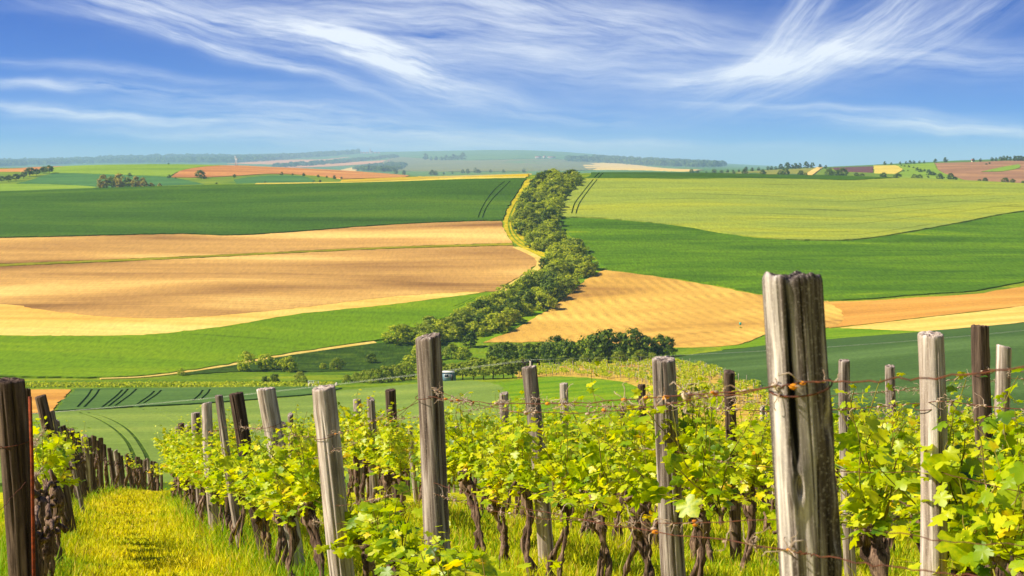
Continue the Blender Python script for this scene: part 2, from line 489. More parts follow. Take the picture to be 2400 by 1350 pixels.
M['yellow_grass'] = field_mat('yellow_grass', [(0.3, srgb(160, 150, 16)), (0.55, srgb(200, 180, 26)), (0.8, srgb(226, 200, 60))], 5, 4, 70, 0.16, grain=1.2)
M['olive_grass'] = field_mat('olive_grass', [(0.3, srgb(128, 128, 16)), (0.55, srgb(152, 148, 24)), (0.8, srgb(176, 166, 40))], 6, 5, 0, 0.16, grain=1.2)
M['mustard'] = field_mat('flowering_mustard_strip', [(0.3, srgb(196, 164, 8)), (0.6, srgb(218, 184, 14)), (0.8, srgb(226, 196, 40))], 14, 6, 2, 0.1)
M['dry_track'] = field_mat('pale_dirt_track', [(0.3, srgb(214, 180, 90)), (0.6, srgb(236, 206, 124)), (0.8, srgb(200, 180, 70))], 4, 4, 20, 0.12)
M['bank'] = field_mat('rough_bank_grass', [(0.25, srgb(42, 66, 14)), (0.5, srgb(60, 86, 18)), (0.8, srgb(94, 114, 22))], 6, 2, 10, 0.3, grain=1.0, bump=0.4)
M['vine_soil'] = field_mat('vineyard_soil', [(0.3, srgb(176, 140, 66)), (0.55, srgb(206, 172, 84)), (0.8, srgb(180, 170, 50))], 4, 3, 60, 0.2, grain=1.4)
M['teal_crop'] = field_mat('far_teal_crop', [(0.3, srgb(64, 110, 58)), (0.6, srgb(84, 130, 68)), (0.8, srgb(96, 140, 66))], 40, 3, 20, 0.12, grain=0.3)
M['lime_crop'] = field_mat('far_lime_crop', [(0.3, srgb(116, 150, 30)), (0.6, srgb(142, 170, 38)), (0.8, srgb(156, 170, 40))], 40, 3, 0, 0.12, grain=0.3)
M['far_brown'] = field_mat('far_brown_soil', [(0.3, srgb(176, 112, 66)), (0.5, srgb(206, 140, 84)), (0.7, srgb(228, 166, 104))], 30, 8, 2, 0.1, grain=0.3)
M['mauve_soil'] = field_mat('far_mauve_soil', [(0.3, srgb(150, 108, 84)), (0.5, srgb(166, 122, 96)), (0.7, srgb(194, 146, 108))], 60, 3, -15, 0.1, grain=0.2)
M['purple_soil'] = field_mat('far_purple_soil', [(0.3, srgb(96, 58, 70)), (0.6, srgb(112, 70, 80))], 60, 3, -15, 0.1, grain=0.2)
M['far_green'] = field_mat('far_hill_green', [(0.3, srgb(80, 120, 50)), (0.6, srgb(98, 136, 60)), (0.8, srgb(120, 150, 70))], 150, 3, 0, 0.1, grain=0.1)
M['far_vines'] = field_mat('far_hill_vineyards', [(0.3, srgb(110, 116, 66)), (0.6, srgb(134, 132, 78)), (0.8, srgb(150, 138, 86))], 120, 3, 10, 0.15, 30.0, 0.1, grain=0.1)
M['far_beige'] = field_mat('far_beige_field', [(0.3, srgb(226, 186, 110)), (0.6, srgb(240, 206, 130))], 100, 4, 0, 0.08, grain=0.1)
M['far_pink'] = field_mat('far_pink_soil', [(0.3, srgb(210, 140, 100)), (0.6, srgb(230, 170, 124))], 100, 4, 0, 0.08, grain=0.1)
M['far_olive'] = field_mat('far_olive_field', [(0.3, srgb(124, 128, 48)), (0.6, srgb(150, 148, 58)), (0.8, srgb(160, 140, 66))], 60, 5, -12, 0.12, 16.0, 0.1, grain=0.2)
M['far_yellow'] = field_mat('far_yellow_field', [(0.3, srgb(206, 184, 84)), (0.6, srgb(222, 200, 96))], 60, 3, 0, 0.1, grain=0.2)
M['vine_leaf'] = leaf_mat('vine_leaf', [(0.0, srgb(72, 114, 5)), (0.2, srgb(142, 178, 7)), (0.5, srgb(202, 218, 9)), (0.86, srgb(244, 240, 14)), (1.0, srgb(240, 194, 22))], 0.5, 0.42, 0.4)
M['shoot'] = plain_mat('green_shoot', srgb(150, 150, 40), srgb(120, 96, 40), 14.0)
M['bark'] = wood_mat('vine_bark', srgbn(158, 130, 108), srgbn(82, 62, 50), srgbn(22, 17, 15), 0.9, 1.3)
M['shrub_leaf'] = leaf_mat('hedge_leaf', [(0.0, srgb(62, 88, 10)), (0.3, srgb(142, 166, 22)), (0.65, srgb(214, 220, 40)), (1.0, srgb(254, 248, 110))], 0.5, 0.6, 0.2, (1.1, 1.15, 0.5))  # low and high stops paint shadow clumps and sunlit highlights into the leaf colour
M['tree_leaf'] = leaf_mat('tree_leaf', [(0.0, srgb(36, 56, 8)), (0.45, srgb(82, 112, 18)), (0.8, srgb(140, 160, 30)), (1.0, srgb(196, 200, 60))], 0.34, 0.6, 0.2, (1.1, 1.15, 0.5))  # wide tone spread puts the crown's dark shadow clumps into the leaf colour
M['willow_leaf'] = leaf_mat('pale_tree_leaf', [(0.0, srgb(110, 136, 26)), (0.5, srgb(150, 168, 36)), (1.0, srgb(200, 202, 80))], 0.42, 0.6, 0.2, (1.1, 1.15, 0.5))
M['gold_leaf'] = leaf_mat('golden_tree_leaf', [(0.0, srgb(120, 118, 40)), (0.5, srgb(190, 172, 60)), (1.0, srgb(236, 206, 84))], 0.42, 0.6, 0.2, (1.1, 1.1, 0.6))
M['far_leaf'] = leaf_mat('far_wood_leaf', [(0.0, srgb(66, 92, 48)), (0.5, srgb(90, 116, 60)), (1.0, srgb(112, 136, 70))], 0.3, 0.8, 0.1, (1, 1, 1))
M['trunk'] = plain_mat('tree_trunk', srgb(70, 56, 40), srgb(104, 86, 64), 4.0, 0.95)
M['wood_grey'] = wood_mat('weathered_grey_wood', srgbn(196, 182, 168), srgbn(124, 108, 96), srgbn(40, 32, 28))
M['wood_pale'] = wood_mat('sun_bleached_wood', srgbn(222, 208, 194), srgbn(164, 146, 130), srgbn(62, 50, 42))
M['wood_dark'] = wood_mat('dark_old_wood', srgbn(124, 104, 88), srgbn(66, 52, 43), srgbn(22, 18, 16))
M['wood_near'] = wood_mat('cracked_split_wood', srgbn(230, 218, 208), srgbn(98, 86, 79), srgbn(15, 13, 12), 1.0, 1.1, 0.05)
M['rust'] = plain_mat('rusty_wire', srgbn(120, 66, 40), srgbn(72, 46, 38), 60.0, 0.8, 0.3)
M['rust_rod'] = plain_mat('rusty_rod', srgbn(150, 66, 24), srgbn(96, 40, 20), 40.0, 0.85, 0.2)
M['tendril'] = plain_mat('dry_tendril', srgbn(204, 184, 160), srgbn(148, 118, 88), 40.0, 0.9)
M['tendril_orange'] = plain_mat('lichen_orange', srgbn(226, 150, 20), srgbn(190, 110, 30), 40.0, 0.9)
M['cable'] = plain_mat('pale_power_cable', srgbn(196, 200, 176), srgbn(170, 172, 150), 1.0, 0.5, 0.2)
M['concrete'] = plain_mat('pale_concrete', srgbn(206, 196, 170), srgbn(178, 166, 140), 1.5, 0.9)
M['insulator'] = plain_mat('brown_insulator', srgbn(70, 36, 34), srgbn(54, 28, 28), 9.0, 0.3)
M['steel'] = plain_mat('dark_steel', srgbn(60, 58, 58), srgbn(48, 46, 46), 5.0, 0.6, 0.4)
M['white_paint'] = plain_mat('white_paint', srgbn(226, 226, 220), srgbn(206, 206, 198), 3.0, 0.6)
M['hut_blue'] = plain_mat('blue_grey_hut_panel', srgbn(116, 146, 158), srgbn(96, 126, 140), 3.0, 0.6)
M['glass'] = plain_mat('dark_glass', srgbn(30, 36, 42), srgbn(40, 46, 54), 1.0, 0.15)
M['sign'] = plain_mat('turquoise_sign', srgbn(70, 196, 170), srgbn(60, 180, 160), 3.0, 0.5)
M['plaster'] = plain_mat('pale_plaster', srgbn(240, 226, 206), srgbn(226, 206, 186), 0.3, 0.9)
M['tiles'] = plain_mat('red_roof', srgbn(184, 92, 66), srgbn(160, 80, 60), 0.6, 0.9)
M['grass_blade'] = leaf_mat('grass_blade', None, 0.4, 0.6, 0.2, (1.15, 1.1, 0.4), attr='col')

# ------------------------------------------------------------------ ground sheet
def build_ground():
    front = np.concatenate([np.arange(-180, -26, 6.0), np.arange(-26, 26.01, 0.16), np.arange(32, 180, 6.0)])
    rings = np.concatenate([np.linspace(0.6, 12, 24), np.exp(np.linspace(math.log(12.4), math.log(36500), 560))])
    A, D = np.meshgrid(np.radians(front), rings)
    X = D * np.sin(A); Y = D * np.cos(A)
    # keep rings at constant depth inside the view so that crests stay clean
    X = np.where(np.abs(A) < R(40), D * np.tan(np.clip(A, -R(40), R(40))), X)
    Y = np.where(np.abs(A) < R(40), D, Y)
    Z = zt(X, Y)
    nr, nc = X.shape
    v = np.stack([X, Y, Z], -1).reshape(-1, 3)
    i = np.arange(nr - 1)[:, None] * nc + np.arange(nc)[None]
    j = np.arange(nr - 1)[:, None] * nc + (np.arange(nc)[None] + 1) % nc
    q = np.stack([i, j, j + nc, i + nc], -1).reshape(-1, 4)
    tr = np.concatenate([q[:, [0, 1, 2]], q[:, [0, 2, 3]]])
    c = len(v)
    v = np.concatenate([v, [[0, 0, -1.5]]])
    fan = np.stack([np.full(nc, c), np.arange(nc), (np.arange(nc) + 1) % nc], 1)
    tr = np.concatenate([tr, fan[:, [0, 2, 1]]])
    # orient up
    a = v[tr]
    nz = np.cross(a[:, 1] - a[:, 0], a[:, 2] - a[:, 0])[:, 2]
    tr[nz < 0] = tr[nz < 0][:, ::-1]
    me = mesh_np('ground', v, tr)
    me.materials.append(M['meadow']); me.materials.append(M['turf']); me.materials.append(M['far_green'])
    cy = v[tr].mean(1)
    mi = np.where(np.hypot(cy[:, 0], cy[:, 1]) < 72, 1, 0)
    mi = np.where(cy[:, 1] > 2150, 2, mi)
    me.polygons.foreach_set('material_index', mi.astype(np.int32))
    me.shade_smooth()
    tag(link('ground', me), 'rolling ground of the vineyard slope, valley and far hills', kind='structure')


build_ground()


def smooth_line(pts, step=14.0):
    """Catmull-Rom through photograph points"""
    p = np.array(pts, float)
    if len(p) < 3:
        n = max(2, int(np.hypot(*(p[-1] - p[0])) / step) + 1)
        t = np.linspace(0, 1, n)[:, None]
        return p[0] * (1 - t) + p[-1] * t
    q = np.concatenate([[2 * p[0] - p[1]], p, [2 * p[-1] - p[-2]]])
    out = []
    for i in range(1, len(q) - 2):
        n = max(2, int(np.hypot(*(q[i + 1] - q[i])) / step))
        t = (np.arange(n) / n)[:, None]
        out.append(0.5 * (2 * q[i] + (q[i + 1] - q[i - 1]) * t + (2 * q[i - 1] - 5 * q[i] + 4 * q[i + 1] - q[i + 2]) * t ** 2
                          + (3 * q[i] - q[i - 1] - 3 * q[i + 1] + q[i + 2]) * t ** 3))
    out.append(p[-1:])
    return np.concatenate(out)


def outline(*edges):
    return np.concatenate([smooth_line(e)[:-1] for e in edges])


def inside(poly, pts):
    """even-odd test, swept edge by edge over points sorted by y"""
    order = np.argsort(pts[:, 1], kind='stable')
    xs, ys = pts[order, 0], pts[order, 1]
    par = np.zeros(len(pts), bool)
    a, b = poly, np.roll(poly, -1, 0)
    i0 = np.searchsorted(ys, np.minimum(a[:, 1], b[:, 1]), 'left')
    i1 = np.searchsorted(ys, np.maximum(a[:, 1], b[:, 1]), 'left')
    for k in np.nonzero(i1 > i0)[0]:
        p, q = i0[k], i1[k]
        sl_ = (b[k, 0] - a[k, 0]) / (b[k, 1] - a[k, 1])
        par[p:q] ^= xs[p:q] < a[k, 0] + sl_ * (ys[p:q] - a[k, 1])
    out = np.zeros(len(pts), bool)
    out[order] = par
    return out


def strip(pts, width, dmin=70.0):
    """a ribbon on the terrain along photograph points: world-space polygon of the given width in metres"""
    w = unproject(*smooth_line(pts, 8.0).T, dmin)[:, :2]
    d = np.gradient(w, axis=0)
    d /= np.maximum(np.hypot(d[:, 0], d[:, 1]), 1e-6)[:, None]
    n = np.stack([-d[:, 1], d[:, 0]], 1) * width / 2
    return np.concatenate([w + n, (w - n)[::-1]])


rngf = np.random.default_rng(5)
DB = 1150.0


def field(name, label, poly, height, mat, spacing, holes=(), dmin=70.0, world=False, jag=0.35):
    """one sheet of crop or soil lying on the terrain, standing `height` proud, with real gaps for wheel tracks"""
    w = poly if world else unproject(poly[:, 0], poly[:, 1], dmin, 2450.0 if dmin == DB else 36000.0)[:, :2]
    def dens(pl):
        out = []
        for a, b in zip(pl, np.roll(pl, -1, 0)):
            n = max(1, int(math.ceil(np.hypot(*(b - a)) / spacing)))
            out += [a + (b - a) * k / n for k in range(n)]
        return np.array(out)
    sp0, spacing = spacing, min(spacing, 6.0 if dmin < 100 else spacing)
    w = dens(w)
    spacing = sp0
    if jag and not world:
        w = w + rngf.normal(0, jag, w.shape)
    lo, hi = w.min(0), w.max(0)
    gx, gy = np.meshgrid(np.arange(lo[0], hi[0], spacing), np.arange(lo[1], hi[1], spacing))
    g = np.stack([gx.ravel(), gy.ravel()], 1) + rngf.uniform(-0.2, 0.2, (gx.size, 2)) * spacing
    g = g[inside(w, g)]
    for h in holes:
        if len(g): g = g[~inside(h, g)]
    c = w.mean(0)
    vs = [w]; es = []; k = 0
    for lp in [w] + list(holes):
        n = len(lp)
        es += [(k + i, k + (i + 1) % n) for i in range(n)]
        k += n
        if lp is not w: vs.append(lp)
    vs.append(g)
    vs = np.concatenate(vs) - c
    res = delaunay_2d_cdt([Vector(p) for p in vs.tolist()], es, [], 0, 0.002)
    V2 = np.array([tuple(p) for p in res[0]]) + c
    T = np.array([f for f in res[2] if len(f) == 3], int)
    cen = V2[T].mean(1)
    keep = inside(w, cen)
    for h in holes:
        keep &= ~inside(h, cen)
    T = T[keep]
    a = V2[T]
    s = (a[:, 1, 0] - a[:, 0, 0]) * (a[:, 2, 1] - a[:, 0, 1]) - (a[:, 1, 1] - a[:, 0, 1]) * (a[:, 2, 0] - a[:, 0, 0])
    T[s < 0] = T[s < 0][:, ::-1]
    Z = zt(V2[:, 0], V2[:, 1]) + height
    V3 = np.column_stack([V2, Z])
    # skirts round the rim
    e = np.concatenate([T[:, [0, 1]], T[:, [1, 2]], T[:, [2, 0]]])
    key = {}
    for p, q in e.tolist():
        if (q, p) in key: del key[(q, p)]
        else: key[(p, q)] = 1
    n0 = len(V3)
    low = V3.copy(); low[:, 2] -= height + 0.4
    S = []
    for p, q in key:
        S += [(n0 + q, n0 + p, 2 * n0 + p), (n0 + q, 2 * n0 + p, 2 * n0 + q)]
    me = mesh_np(name, np.concatenate([V3, V3, low]), np.concatenate([T, np.array(S, int)]))
    sm = np.zeros(len(me.polygons), bool); sm[:len(T)] = True
    me.polygons.foreach_set('use_smooth', sm)
    me.update()
    return tag(link(name, me, M[mat]), label, kind='structure')


def pair(a, b, w=0.5):
    return [strip(a, w), strip(b, w)]


# opposite hillside, left
L1T = [(-420, 470), (-60, 456), (0, 450), (300, 440), (600, 434), (900, 428), (1100, 421), (1232, 419)]
L1B = [(1178, 517), (1100, 519), (900, 528), (700, 543), (550, 552), (430, 549), (300, 551), (150, 555), (0, 558), (-60, 561), (-420, 570)]
field('wheat_field', 'dark green wheat field across the top of the opposite hillside, left of the hedgerow',
      outline(L1T, [(1232, 419), (1210, 455), (1190, 485), (1178, 517)], L1B, [(-420, 570), (-420, 470)]), 0.5, 'dark_wheat', 13,
      pair([(1183, 427), (1163, 443), (1143, 467), (1128, 493), (1121, 512)], [(1196, 426), (1177, 445), (1153, 470), (1138, 493), (1131, 513)], 0.6))
field('tilled_field', 'brown tilled field above the narrow grass strip on the left hillside',
      outline([(-420, 571), (-60, 562), (0, 559), (150, 556), (300, 552), (430, 550), (550, 553), (700, 544), (900, 529), (1100, 520), (1176, 519)],
              [(1176, 519), (1184, 545), (1202, 570)], [(1202, 570), (1000, 576), (800, 584), (400, 603), (0, 619), (-420, 636)], [(-420, 636), (-420, 571)]), 0.22, 'soil', 13)
L3B = [(1168, 684), (1100, 691), (900, 716), (700, 737), (550, 762), (420, 779), (300, 787), (150, 788), (0, 787), (-420, 778)]
L3M = [(1090, 668), (900, 696), (700, 722), (550, 737), (400, 746), (250, 743), (100, 727), (0, 713), (-420, 680)]
field('tilled_field', 'broad brown tilled field below the grass strip on the left hillside',
      outline([(-420, 645), (0, 626), (400, 609), (800, 589), (1000, 582), (1200, 577)], [(1200, 577), (1240, 592), (1260, 605), (1258, 622), (1225, 645), (1190, 664), (1168, 684)],
              [(1168, 684), (1110, 684)], [(1110, 684), (1000, 690), (900, 698), (700, 722), (550, 737), (400, 746), (250, 743), (100, 727), (0, 713), (-420, 680)], [(-420, 680), (-420, 645)]), 0.22, 'soil', 13)
field('stubble_field', 'pale dry stubble band along the lower edge of the brown field',
      outline([(-420, 676), (0, 708), (100, 722), (250, 738), (400, 741), (550, 732), (700, 717), (900, 692), (1060, 668)], [(1060, 668), (1150, 686)], L3B[1:], [(-420, 778), (-420, 676)]), 0.15, 'stubble', 11)
field('crop_field', 'bright green young crop along the foot of the left hillside',
      outline([(-420, 780), (0, 789), (150, 790), (300, 789), (420, 781), (550, 764), (700, 739), (900, 718), (1100, 693), (1164, 687)],
              [(1164, 687), (1120, 715), (1050, 745), (960, 775), (900, 797)], [(900, 797), (750, 819), (640, 836), (530, 856), (420, 873), (330, 883), (240, 887), (100, 886), (0, 885), (-420, 882)],
              [(-420, 882), (-420, 780)]), 0.5, 'low_crop', 9,
      pair([(1120, 700), (1095, 712), (1072, 724)], [(1110, 700), (1085, 712), (1062, 722)], 0.35))
# crest strips above the dark field
field('mustard_strip', 'flowering mustard strip along the crest left of the hedgerow',
      outline([(800, 422), (950, 416), (1100, 411), (1246, 407)], [(1246, 407), (1238, 414)], [(1238, 414), (1100, 416), (950, 422), (800, 427)], [(800, 427), (800, 422)]), 0.5, 'mustard', 12)
field('ripe_strip', 'pale yellow strip between mustard and dark green wheat on the crest',
      outline([(560, 436), (700, 431), (800, 427.5), (950, 422.5), (1100, 416.5), (1238, 414.5)], [(1238, 414.5), (1230, 417.5)],
              [(1230, 417.5), (1100, 420), (900, 427), (700, 432), (560, 434.5)], [(560, 434.5), (560, 436)]) if False else
      outline([(600, 430.5), (800, 427.5), (950, 422.5), (1100, 416.5), (1238, 414.5)], [(1238, 414.5), (1230, 418)], [(1230, 418), (1100, 420.5), (900, 427.2), (700, 431.5), (600, 433)], [(600, 433), (600, 430.5)]),
      0.4, 'far_yellow', 12)
# opposite hillside, right
R3T = [(1305, 512), (1400, 514), (1500, 522), (1600, 533), (1700, 550), (1800, 562), (1900, 566), (2000, 565), (2100, 552), (2250, 525), (2400, 498), (2700, 470)]
R2T = [(1372, 421), (1500, 421), (1600, 422), (1750, 420.5), (1900, 423), (2000, 425), (2100, 420), (2200, 422), (2400, 432), (2700, 446)]


def frac_line(top, bot, t, x0, x1, wob=0.0):
    xs = np.linspace(x0, x1, 18)
    T = smooth_line(top); Bm = smooth_line(bot)
    yt = np.interp(xs, T[:, 0], T[:, 1]); yb = np.interp(xs, Bm[:, 0], Bm[:, 1])
    return [(x, a + (b - a) * t + wob * math.sin(i * 1.7)) for i, (x, a, b) in enumerate(zip(xs, yt, yb))]


drill = [strip(frac_line(R2T, R3T, t, a, b), w) for t, a, b, w in
         [(0.22, 1420, 1990, 0.45), (0.30, 1430, 1800, 0.4), (0.36, 1820, 2330, 0.6), (0.45, 1410, 1760, 0.45), (0.50, 1840, 2380, 0.5), (0.58, 1390, 1700, 0.4),
          (0.62, 1700, 2250, 0.45), (0.70, 1400, 1640, 0.45), (0.74, 1720, 2390, 0.45), (0.80, 1560, 1950, 0.5), (0.86, 1600, 2000, 0.55), (0.92, 1580, 2180, 0.45)]]
TR = pair([(1391, 423), (1377, 440), (1360, 462), (1347, 480), (1340, 503)], [(1400, 423), (1387, 439), (1372, 459), (1357, 482), (1350, 504)], 0.75)
field('barley_field', 'large light yellow-green barley field below the crest, right of the hedgerow',
      outline(R2T, [(2700, 446), (2700, 469)], R3T[::-1] and [(2700, 469), (2400, 497), (2250, 524), (2100, 551), (2000, 564), (1900, 565), (1800, 561), (1700, 549), (1600, 532), (1500, 521), (1400, 513), (1298, 510)],
              [(1298, 510), (1312, 485), (1342, 450), (1372, 421)]), 0.75, 'light_barley', 13, TR + drill)
field('crest_wheat', 'narrow dark green wheat strip along the right crest',
      outline([(1398, 404), (1500, 403.5), (1700, 405), (1900, 410), (2090, 418)], [(2090, 418), (2000, 424)], [(2000, 424), (1900, 422), (1750, 419.5), (1600, 421), (1500, 420), (1374, 420)], [(1374, 420), (1398, 404)]),
      0.6, 'dark_wheat', 12, pair([(1405, 407), (1393, 419)], [(1414, 407), (1402, 419)], 0.7))
field('crop_field', 'vivid green crop sweeping across the middle of the right hillside',
      outline(R3T, [(2700, 470), (2700, 610)], [(2700, 610), (2400, 662), (2280, 683), (2150, 692), (2050, 701), (1940, 704), (1790, 691), (1700, 673), (1600, 656), (1500, 641), (1422, 630)],
              [(1422, 630), (1400, 610), (1370, 580), (1322, 540), (1305, 512)]), 0.45, 'vivid_crop', 12)
field('tilled_field', 'golden tilled field with curved furrows right of the hedgerow',
      outline([(1418, 634), (1500, 644), (1600, 659), (1700, 676), (1790, 694), (1940, 707)], [(1940, 707), (1980, 740), (1960, 767)],
              [(1960, 767), (1880, 774), (1800, 784), (1740, 806), (1680, 813), (1570, 814), (1440, 806), (1300, 802), (1135, 803)],
              [(1135, 803), (1200, 776), (1290, 724), (1330, 692), (1390, 645), (1418, 634)]), 0.2, 'gold_soil', 9)
field('tilled_field', 'orange tilled field at the right edge below the vivid crop',
      outline([(1942, 708), (2050, 705), (2150, 698), (2280, 690), (2400, 672), (2700, 625)], [(2700, 625), (2700, 665)], [(2700, 665), (2400, 716), (2150, 746), (1985, 765)], [(1985, 765), (1930, 768), (1910, 740), (1935, 708), (1942, 708)]), 0.15, 'gold_soil_right', 9)
field('stubble_field', 'pale stubble strip between orange soil and the deep green wheat, right edge',
      outline([(1970, 769), (2150, 748), (2400, 718), (2700, 667)], [(2700, 667), (2700, 720)], [(2700, 720), (2400, 756), (2180, 777), (2080, 773), (1970, 769)]), 0.18, 'stubble', 9)
field('verge', 'yellow-green grass wedge between golden field and deep green wheat',
      outline([(1690, 814), (1745, 808), (1800, 787), (1880, 777), (1960, 771), (2080, 775), (2180, 779)], [(2180, 779), (2100, 784), (1940, 797), (1800, 811), (1690, 822)], [(1690, 822), (1690, 814)]), 0.25, 'bright_meadow', 8)
# valley floor
field('wheat_field', 'deep green wheat field in the valley behind the right vine posts',
      outline([(1585, 842), (1640, 832), (1750, 819), (1800, 813), (1940, 799), (2100, 786), (2400, 760), (2700, 735)], [(2700, 735), (2700, 1010)], [(2700, 1010), (2400, 1010), (2100, 1000), (1930, 985)],
              [(1930, 985), (1840, 935), (1730, 888), (1650, 858), (1585, 842)]), 0.5, 'right_wheat', 7)
tr2 = [((215, 915), (182, 957)), ((233, 915), (198, 957)), ((287, 916), (240, 957)), ((300, 914), (255, 955)), ((320, 914), (270, 954)), ((362, 919), (322, 950)), ((378, 917), (337, 948)),
       ((475, 917), (452, 942)), ((492, 915), (472, 938)), ((645, 914), (630, 926))]
field('wheat_field', 'blue-green wheat with dark wheel tracks on the valley floor',
      outline([(176, 913), (400, 911), (720, 909), (800, 912)], [(800, 912), (740, 925)], [(740, 925), (500, 945), (300, 956), (128, 965)], [(128, 965), (176, 913)]), 0.32, 'valley_dark', 6,
      [strip([a, ((a[0] * 2 + b[0]) / 3 + 3, (a[1] * 2 + b[1]) / 3), b], 0.6) for a, b in tr2])
field('stubble_field', 'small orange stubble field beside the wheel-tracked wheat',
      outline([(-420, 925), (60, 915), (170, 914)], [(170, 914), (124, 964)], [(124, 964), (60, 972), (-420, 1010)], [(-420, 1010), (-420, 925)]), 0.2, 'gold_soil_right', 6)
field('wheat_field', 'light green wheat field filling the valley below the vineyard',
      outline([(-420, 1012), (60, 975), (128, 968), (300, 959), (500, 948), (740, 928), (810, 916), (973, 902), (1060, 895), (1130, 896), (1172, 906)], [(1172, 906), (1192, 930), (1198, 965), (1198, 1060), (1198, 1140)],
              [(1198, 1140), (400, 1140), (-420, 1140)], [(-420, 1140), (-420, 1012)]), 0.24, 'valley_light', 5,
      pair([(187, 969), (227, 983), (267, 1007), (297, 1037), (313, 1070), (320, 1100)], [(207, 969), (247, 980), (287, 1000), (317, 1028), (343, 1070), (352, 1100)], 0.6)
      + pair([(335, 962), (385, 978), (420, 1000)], [(365, 960), (420, 980), (450, 1000)], 0.4))
for tl_, pts_ in (('left wheel track curving through the light green wheat', [(187, 969), (227, 983), (267, 1007), (297, 1037), (313, 1070), (320, 1100)]), ('right wheel track curving through the light green wheat', [(207, 969), (247, 980), (287, 1000), (317, 1028), (343, 1070), (352, 1100)])):
    field('wheel_track', tl_, strip(pts_, 0.8), 0.1, 'bank', 5, world=True)
field('meadow', 'small bright green meadow in front of the far vineyard',
      outline([(1185, 899), (1230, 889), (1300, 886), (1400, 890), (1470, 901), (1500, 918)], [(1500, 918), (1496, 950), (1450, 985), (1400, 1060), (1395, 1100)], [(1395, 1100), (1180, 1105)],
              [(1180, 1105), (1180, 1000), (1176, 930), (1160, 900), (1185, 899)]), 0.2, 'bright_meadow', 5)
VY = outline([(1205, 872), (1300, 860), (1420, 853), (1540, 850), (1640, 860), (1720, 888), (1830, 937), (1920, 986)], [(1920, 986), (1860, 1020), (1600, 1060)],
             [(1600, 1060), (1530, 985), (1512, 918), (1470, 898), (1400, 887), (1300, 882), (1215, 888)], [(1215, 888), (1205, 872)])
field('vineyard_soil', 'straw-coloured ground of the far vineyard', VY, 0.08, 'vine_soil', 6)
field('grass_bank', 'dark rough grass bank above the valley floor',
      outline([(430, 876), (540, 857), (640, 839), (760, 820), (885, 805), (980, 800), (1060, 806)], [(1060, 806), (1050, 830), (980, 850)], [(980, 850), (880, 868), (720, 872), (560, 872), (430, 880)], [(430, 880), (430, 876)]),
      0.2, 'bank', 6)
# tracks
field('grass_track', 'yellow grassy farm track running beside the hedgerow',
      outline([(1234, 421), (1212, 456), (1192, 488), (1181, 519), (1188, 548), (1210, 574), (1250, 593), (1288, 606)], [(1288, 606), (1300, 604)],
              [(1300, 604), (1285, 596), (1248, 580), (1224, 556), (1214, 530), (1218, 500), (1234, 462), (1252, 421)], [(1252, 421), (1234, 421)]), 0.16, 'yellow_grass', 6,
      pair([(1212, 472), (1198, 500), (1192, 525), (1200, 552), (1222, 573), (1260, 590)], [(1219, 474), (1206, 502), (1200, 525), (1208, 549), (1230, 570), (1268, 590)], 0.9))
field('dirt_track', 'pale dirt track curving round the end of the brown field',
      strip([(1208, 580), (1240, 594), (1262, 607), (1266, 622), (1246, 640), (1212, 660), (1178, 682)], 3.0), 0.28, 'dry_track', 6, world=True)
field('dirt_track', 'thin pale path along the foot of the bright green crop',
      strip([(235, 889), (330, 885), (420, 875), (530, 858), (640, 838), (750, 821), (880, 803)], 2.6), 0.26, 'dry_track', 6, world=True)
field('grass_strip', 'narrow olive grass strip dividing the two brown fields',
      outline([(-420, 637), (0, 620), (400, 604), (800, 585), (1000, 577), (1202, 571)], [(1202, 571), (1201, 576)], [(1201, 576), (1000, 581), (800, 588), (400, 608), (0, 625), (-420, 644)], [(-420, 644), (-420, 637)]),
      0.3, 'olive_grass', 12)
field('grass_verge', 'bright green verge between hedgerow and golden field',
      outline([(1392, 604), (1420, 628), (1392, 643), (1332, 690), (1292, 722), (1202, 774), (1138, 801)], [(1138, 801), (1120, 797)], [(1120, 797), (1180, 770), (1260, 722), (1310, 680), (1370, 625), (1392, 604)]), 0.14, 'bright_meadow', 7)
# land beyond the crest, left
DB = 1150.0
field('far_soil', 'brown soil strip at the left horizon', outline([(-300, 402), (0, 397), (80, 392.5), (170, 388.5)], [(170, 388.5), (110, 395), (62, 403)], [(62, 403), (0, 403), (-300, 408)], [(-300, 408), (-300, 402)]), 0.6, 'far_brown', 40, dmin=DB)
field('far_crop', 'lime green far field on the left rise', outline([(120, 393), (175, 388.8), (300, 386.5), (400, 385.8), (540, 387.5)], [(540, 387.5), (470, 392), (420, 402), (398, 415)], [(398, 415), (325, 411.5), (233, 408), (125, 406.5)], [(125, 406.5), (100, 400), (120, 393)]), 0.6, 'lime_crop', 35, dmin=DB)
field('far_crop', 'blue-green far field behind the orchard row', outline([(70, 424), (126, 408), (233, 409), (325, 412.5), (395, 416.5), (440, 424), (480, 433)], [(480, 433), (470, 441), (240, 441)], [(240, 441), (170, 434), (40, 431)], [(40, 431), (70, 424)]), 0.6, 'teal_crop', 30, dmin=DB)
field('far_crop', 'light green strip beyond the dark wheat at the left edge', outline([(-300, 436), (40, 432), (170, 435), (235, 440)], [(235, 440), (120, 452), (-300, 470)], [(-300, 470), (-300, 436)]), 0.5, 'lime_crop', 30, dmin=DB)
field('far_soil', 'rounded red-brown far hill behind the wheat field', outline([(402, 416), (422, 402), (470, 392.5), (538, 388.5), (620, 391.5), (800, 400), (900, 405), (962, 409)], [(962, 409), (940, 416), (800, 420)], [(800, 420), (740, 412), (640, 408), (560, 412.5), (470, 416.5), (402, 416)]), 0.6, 'far_brown', 35, dmin=DB)
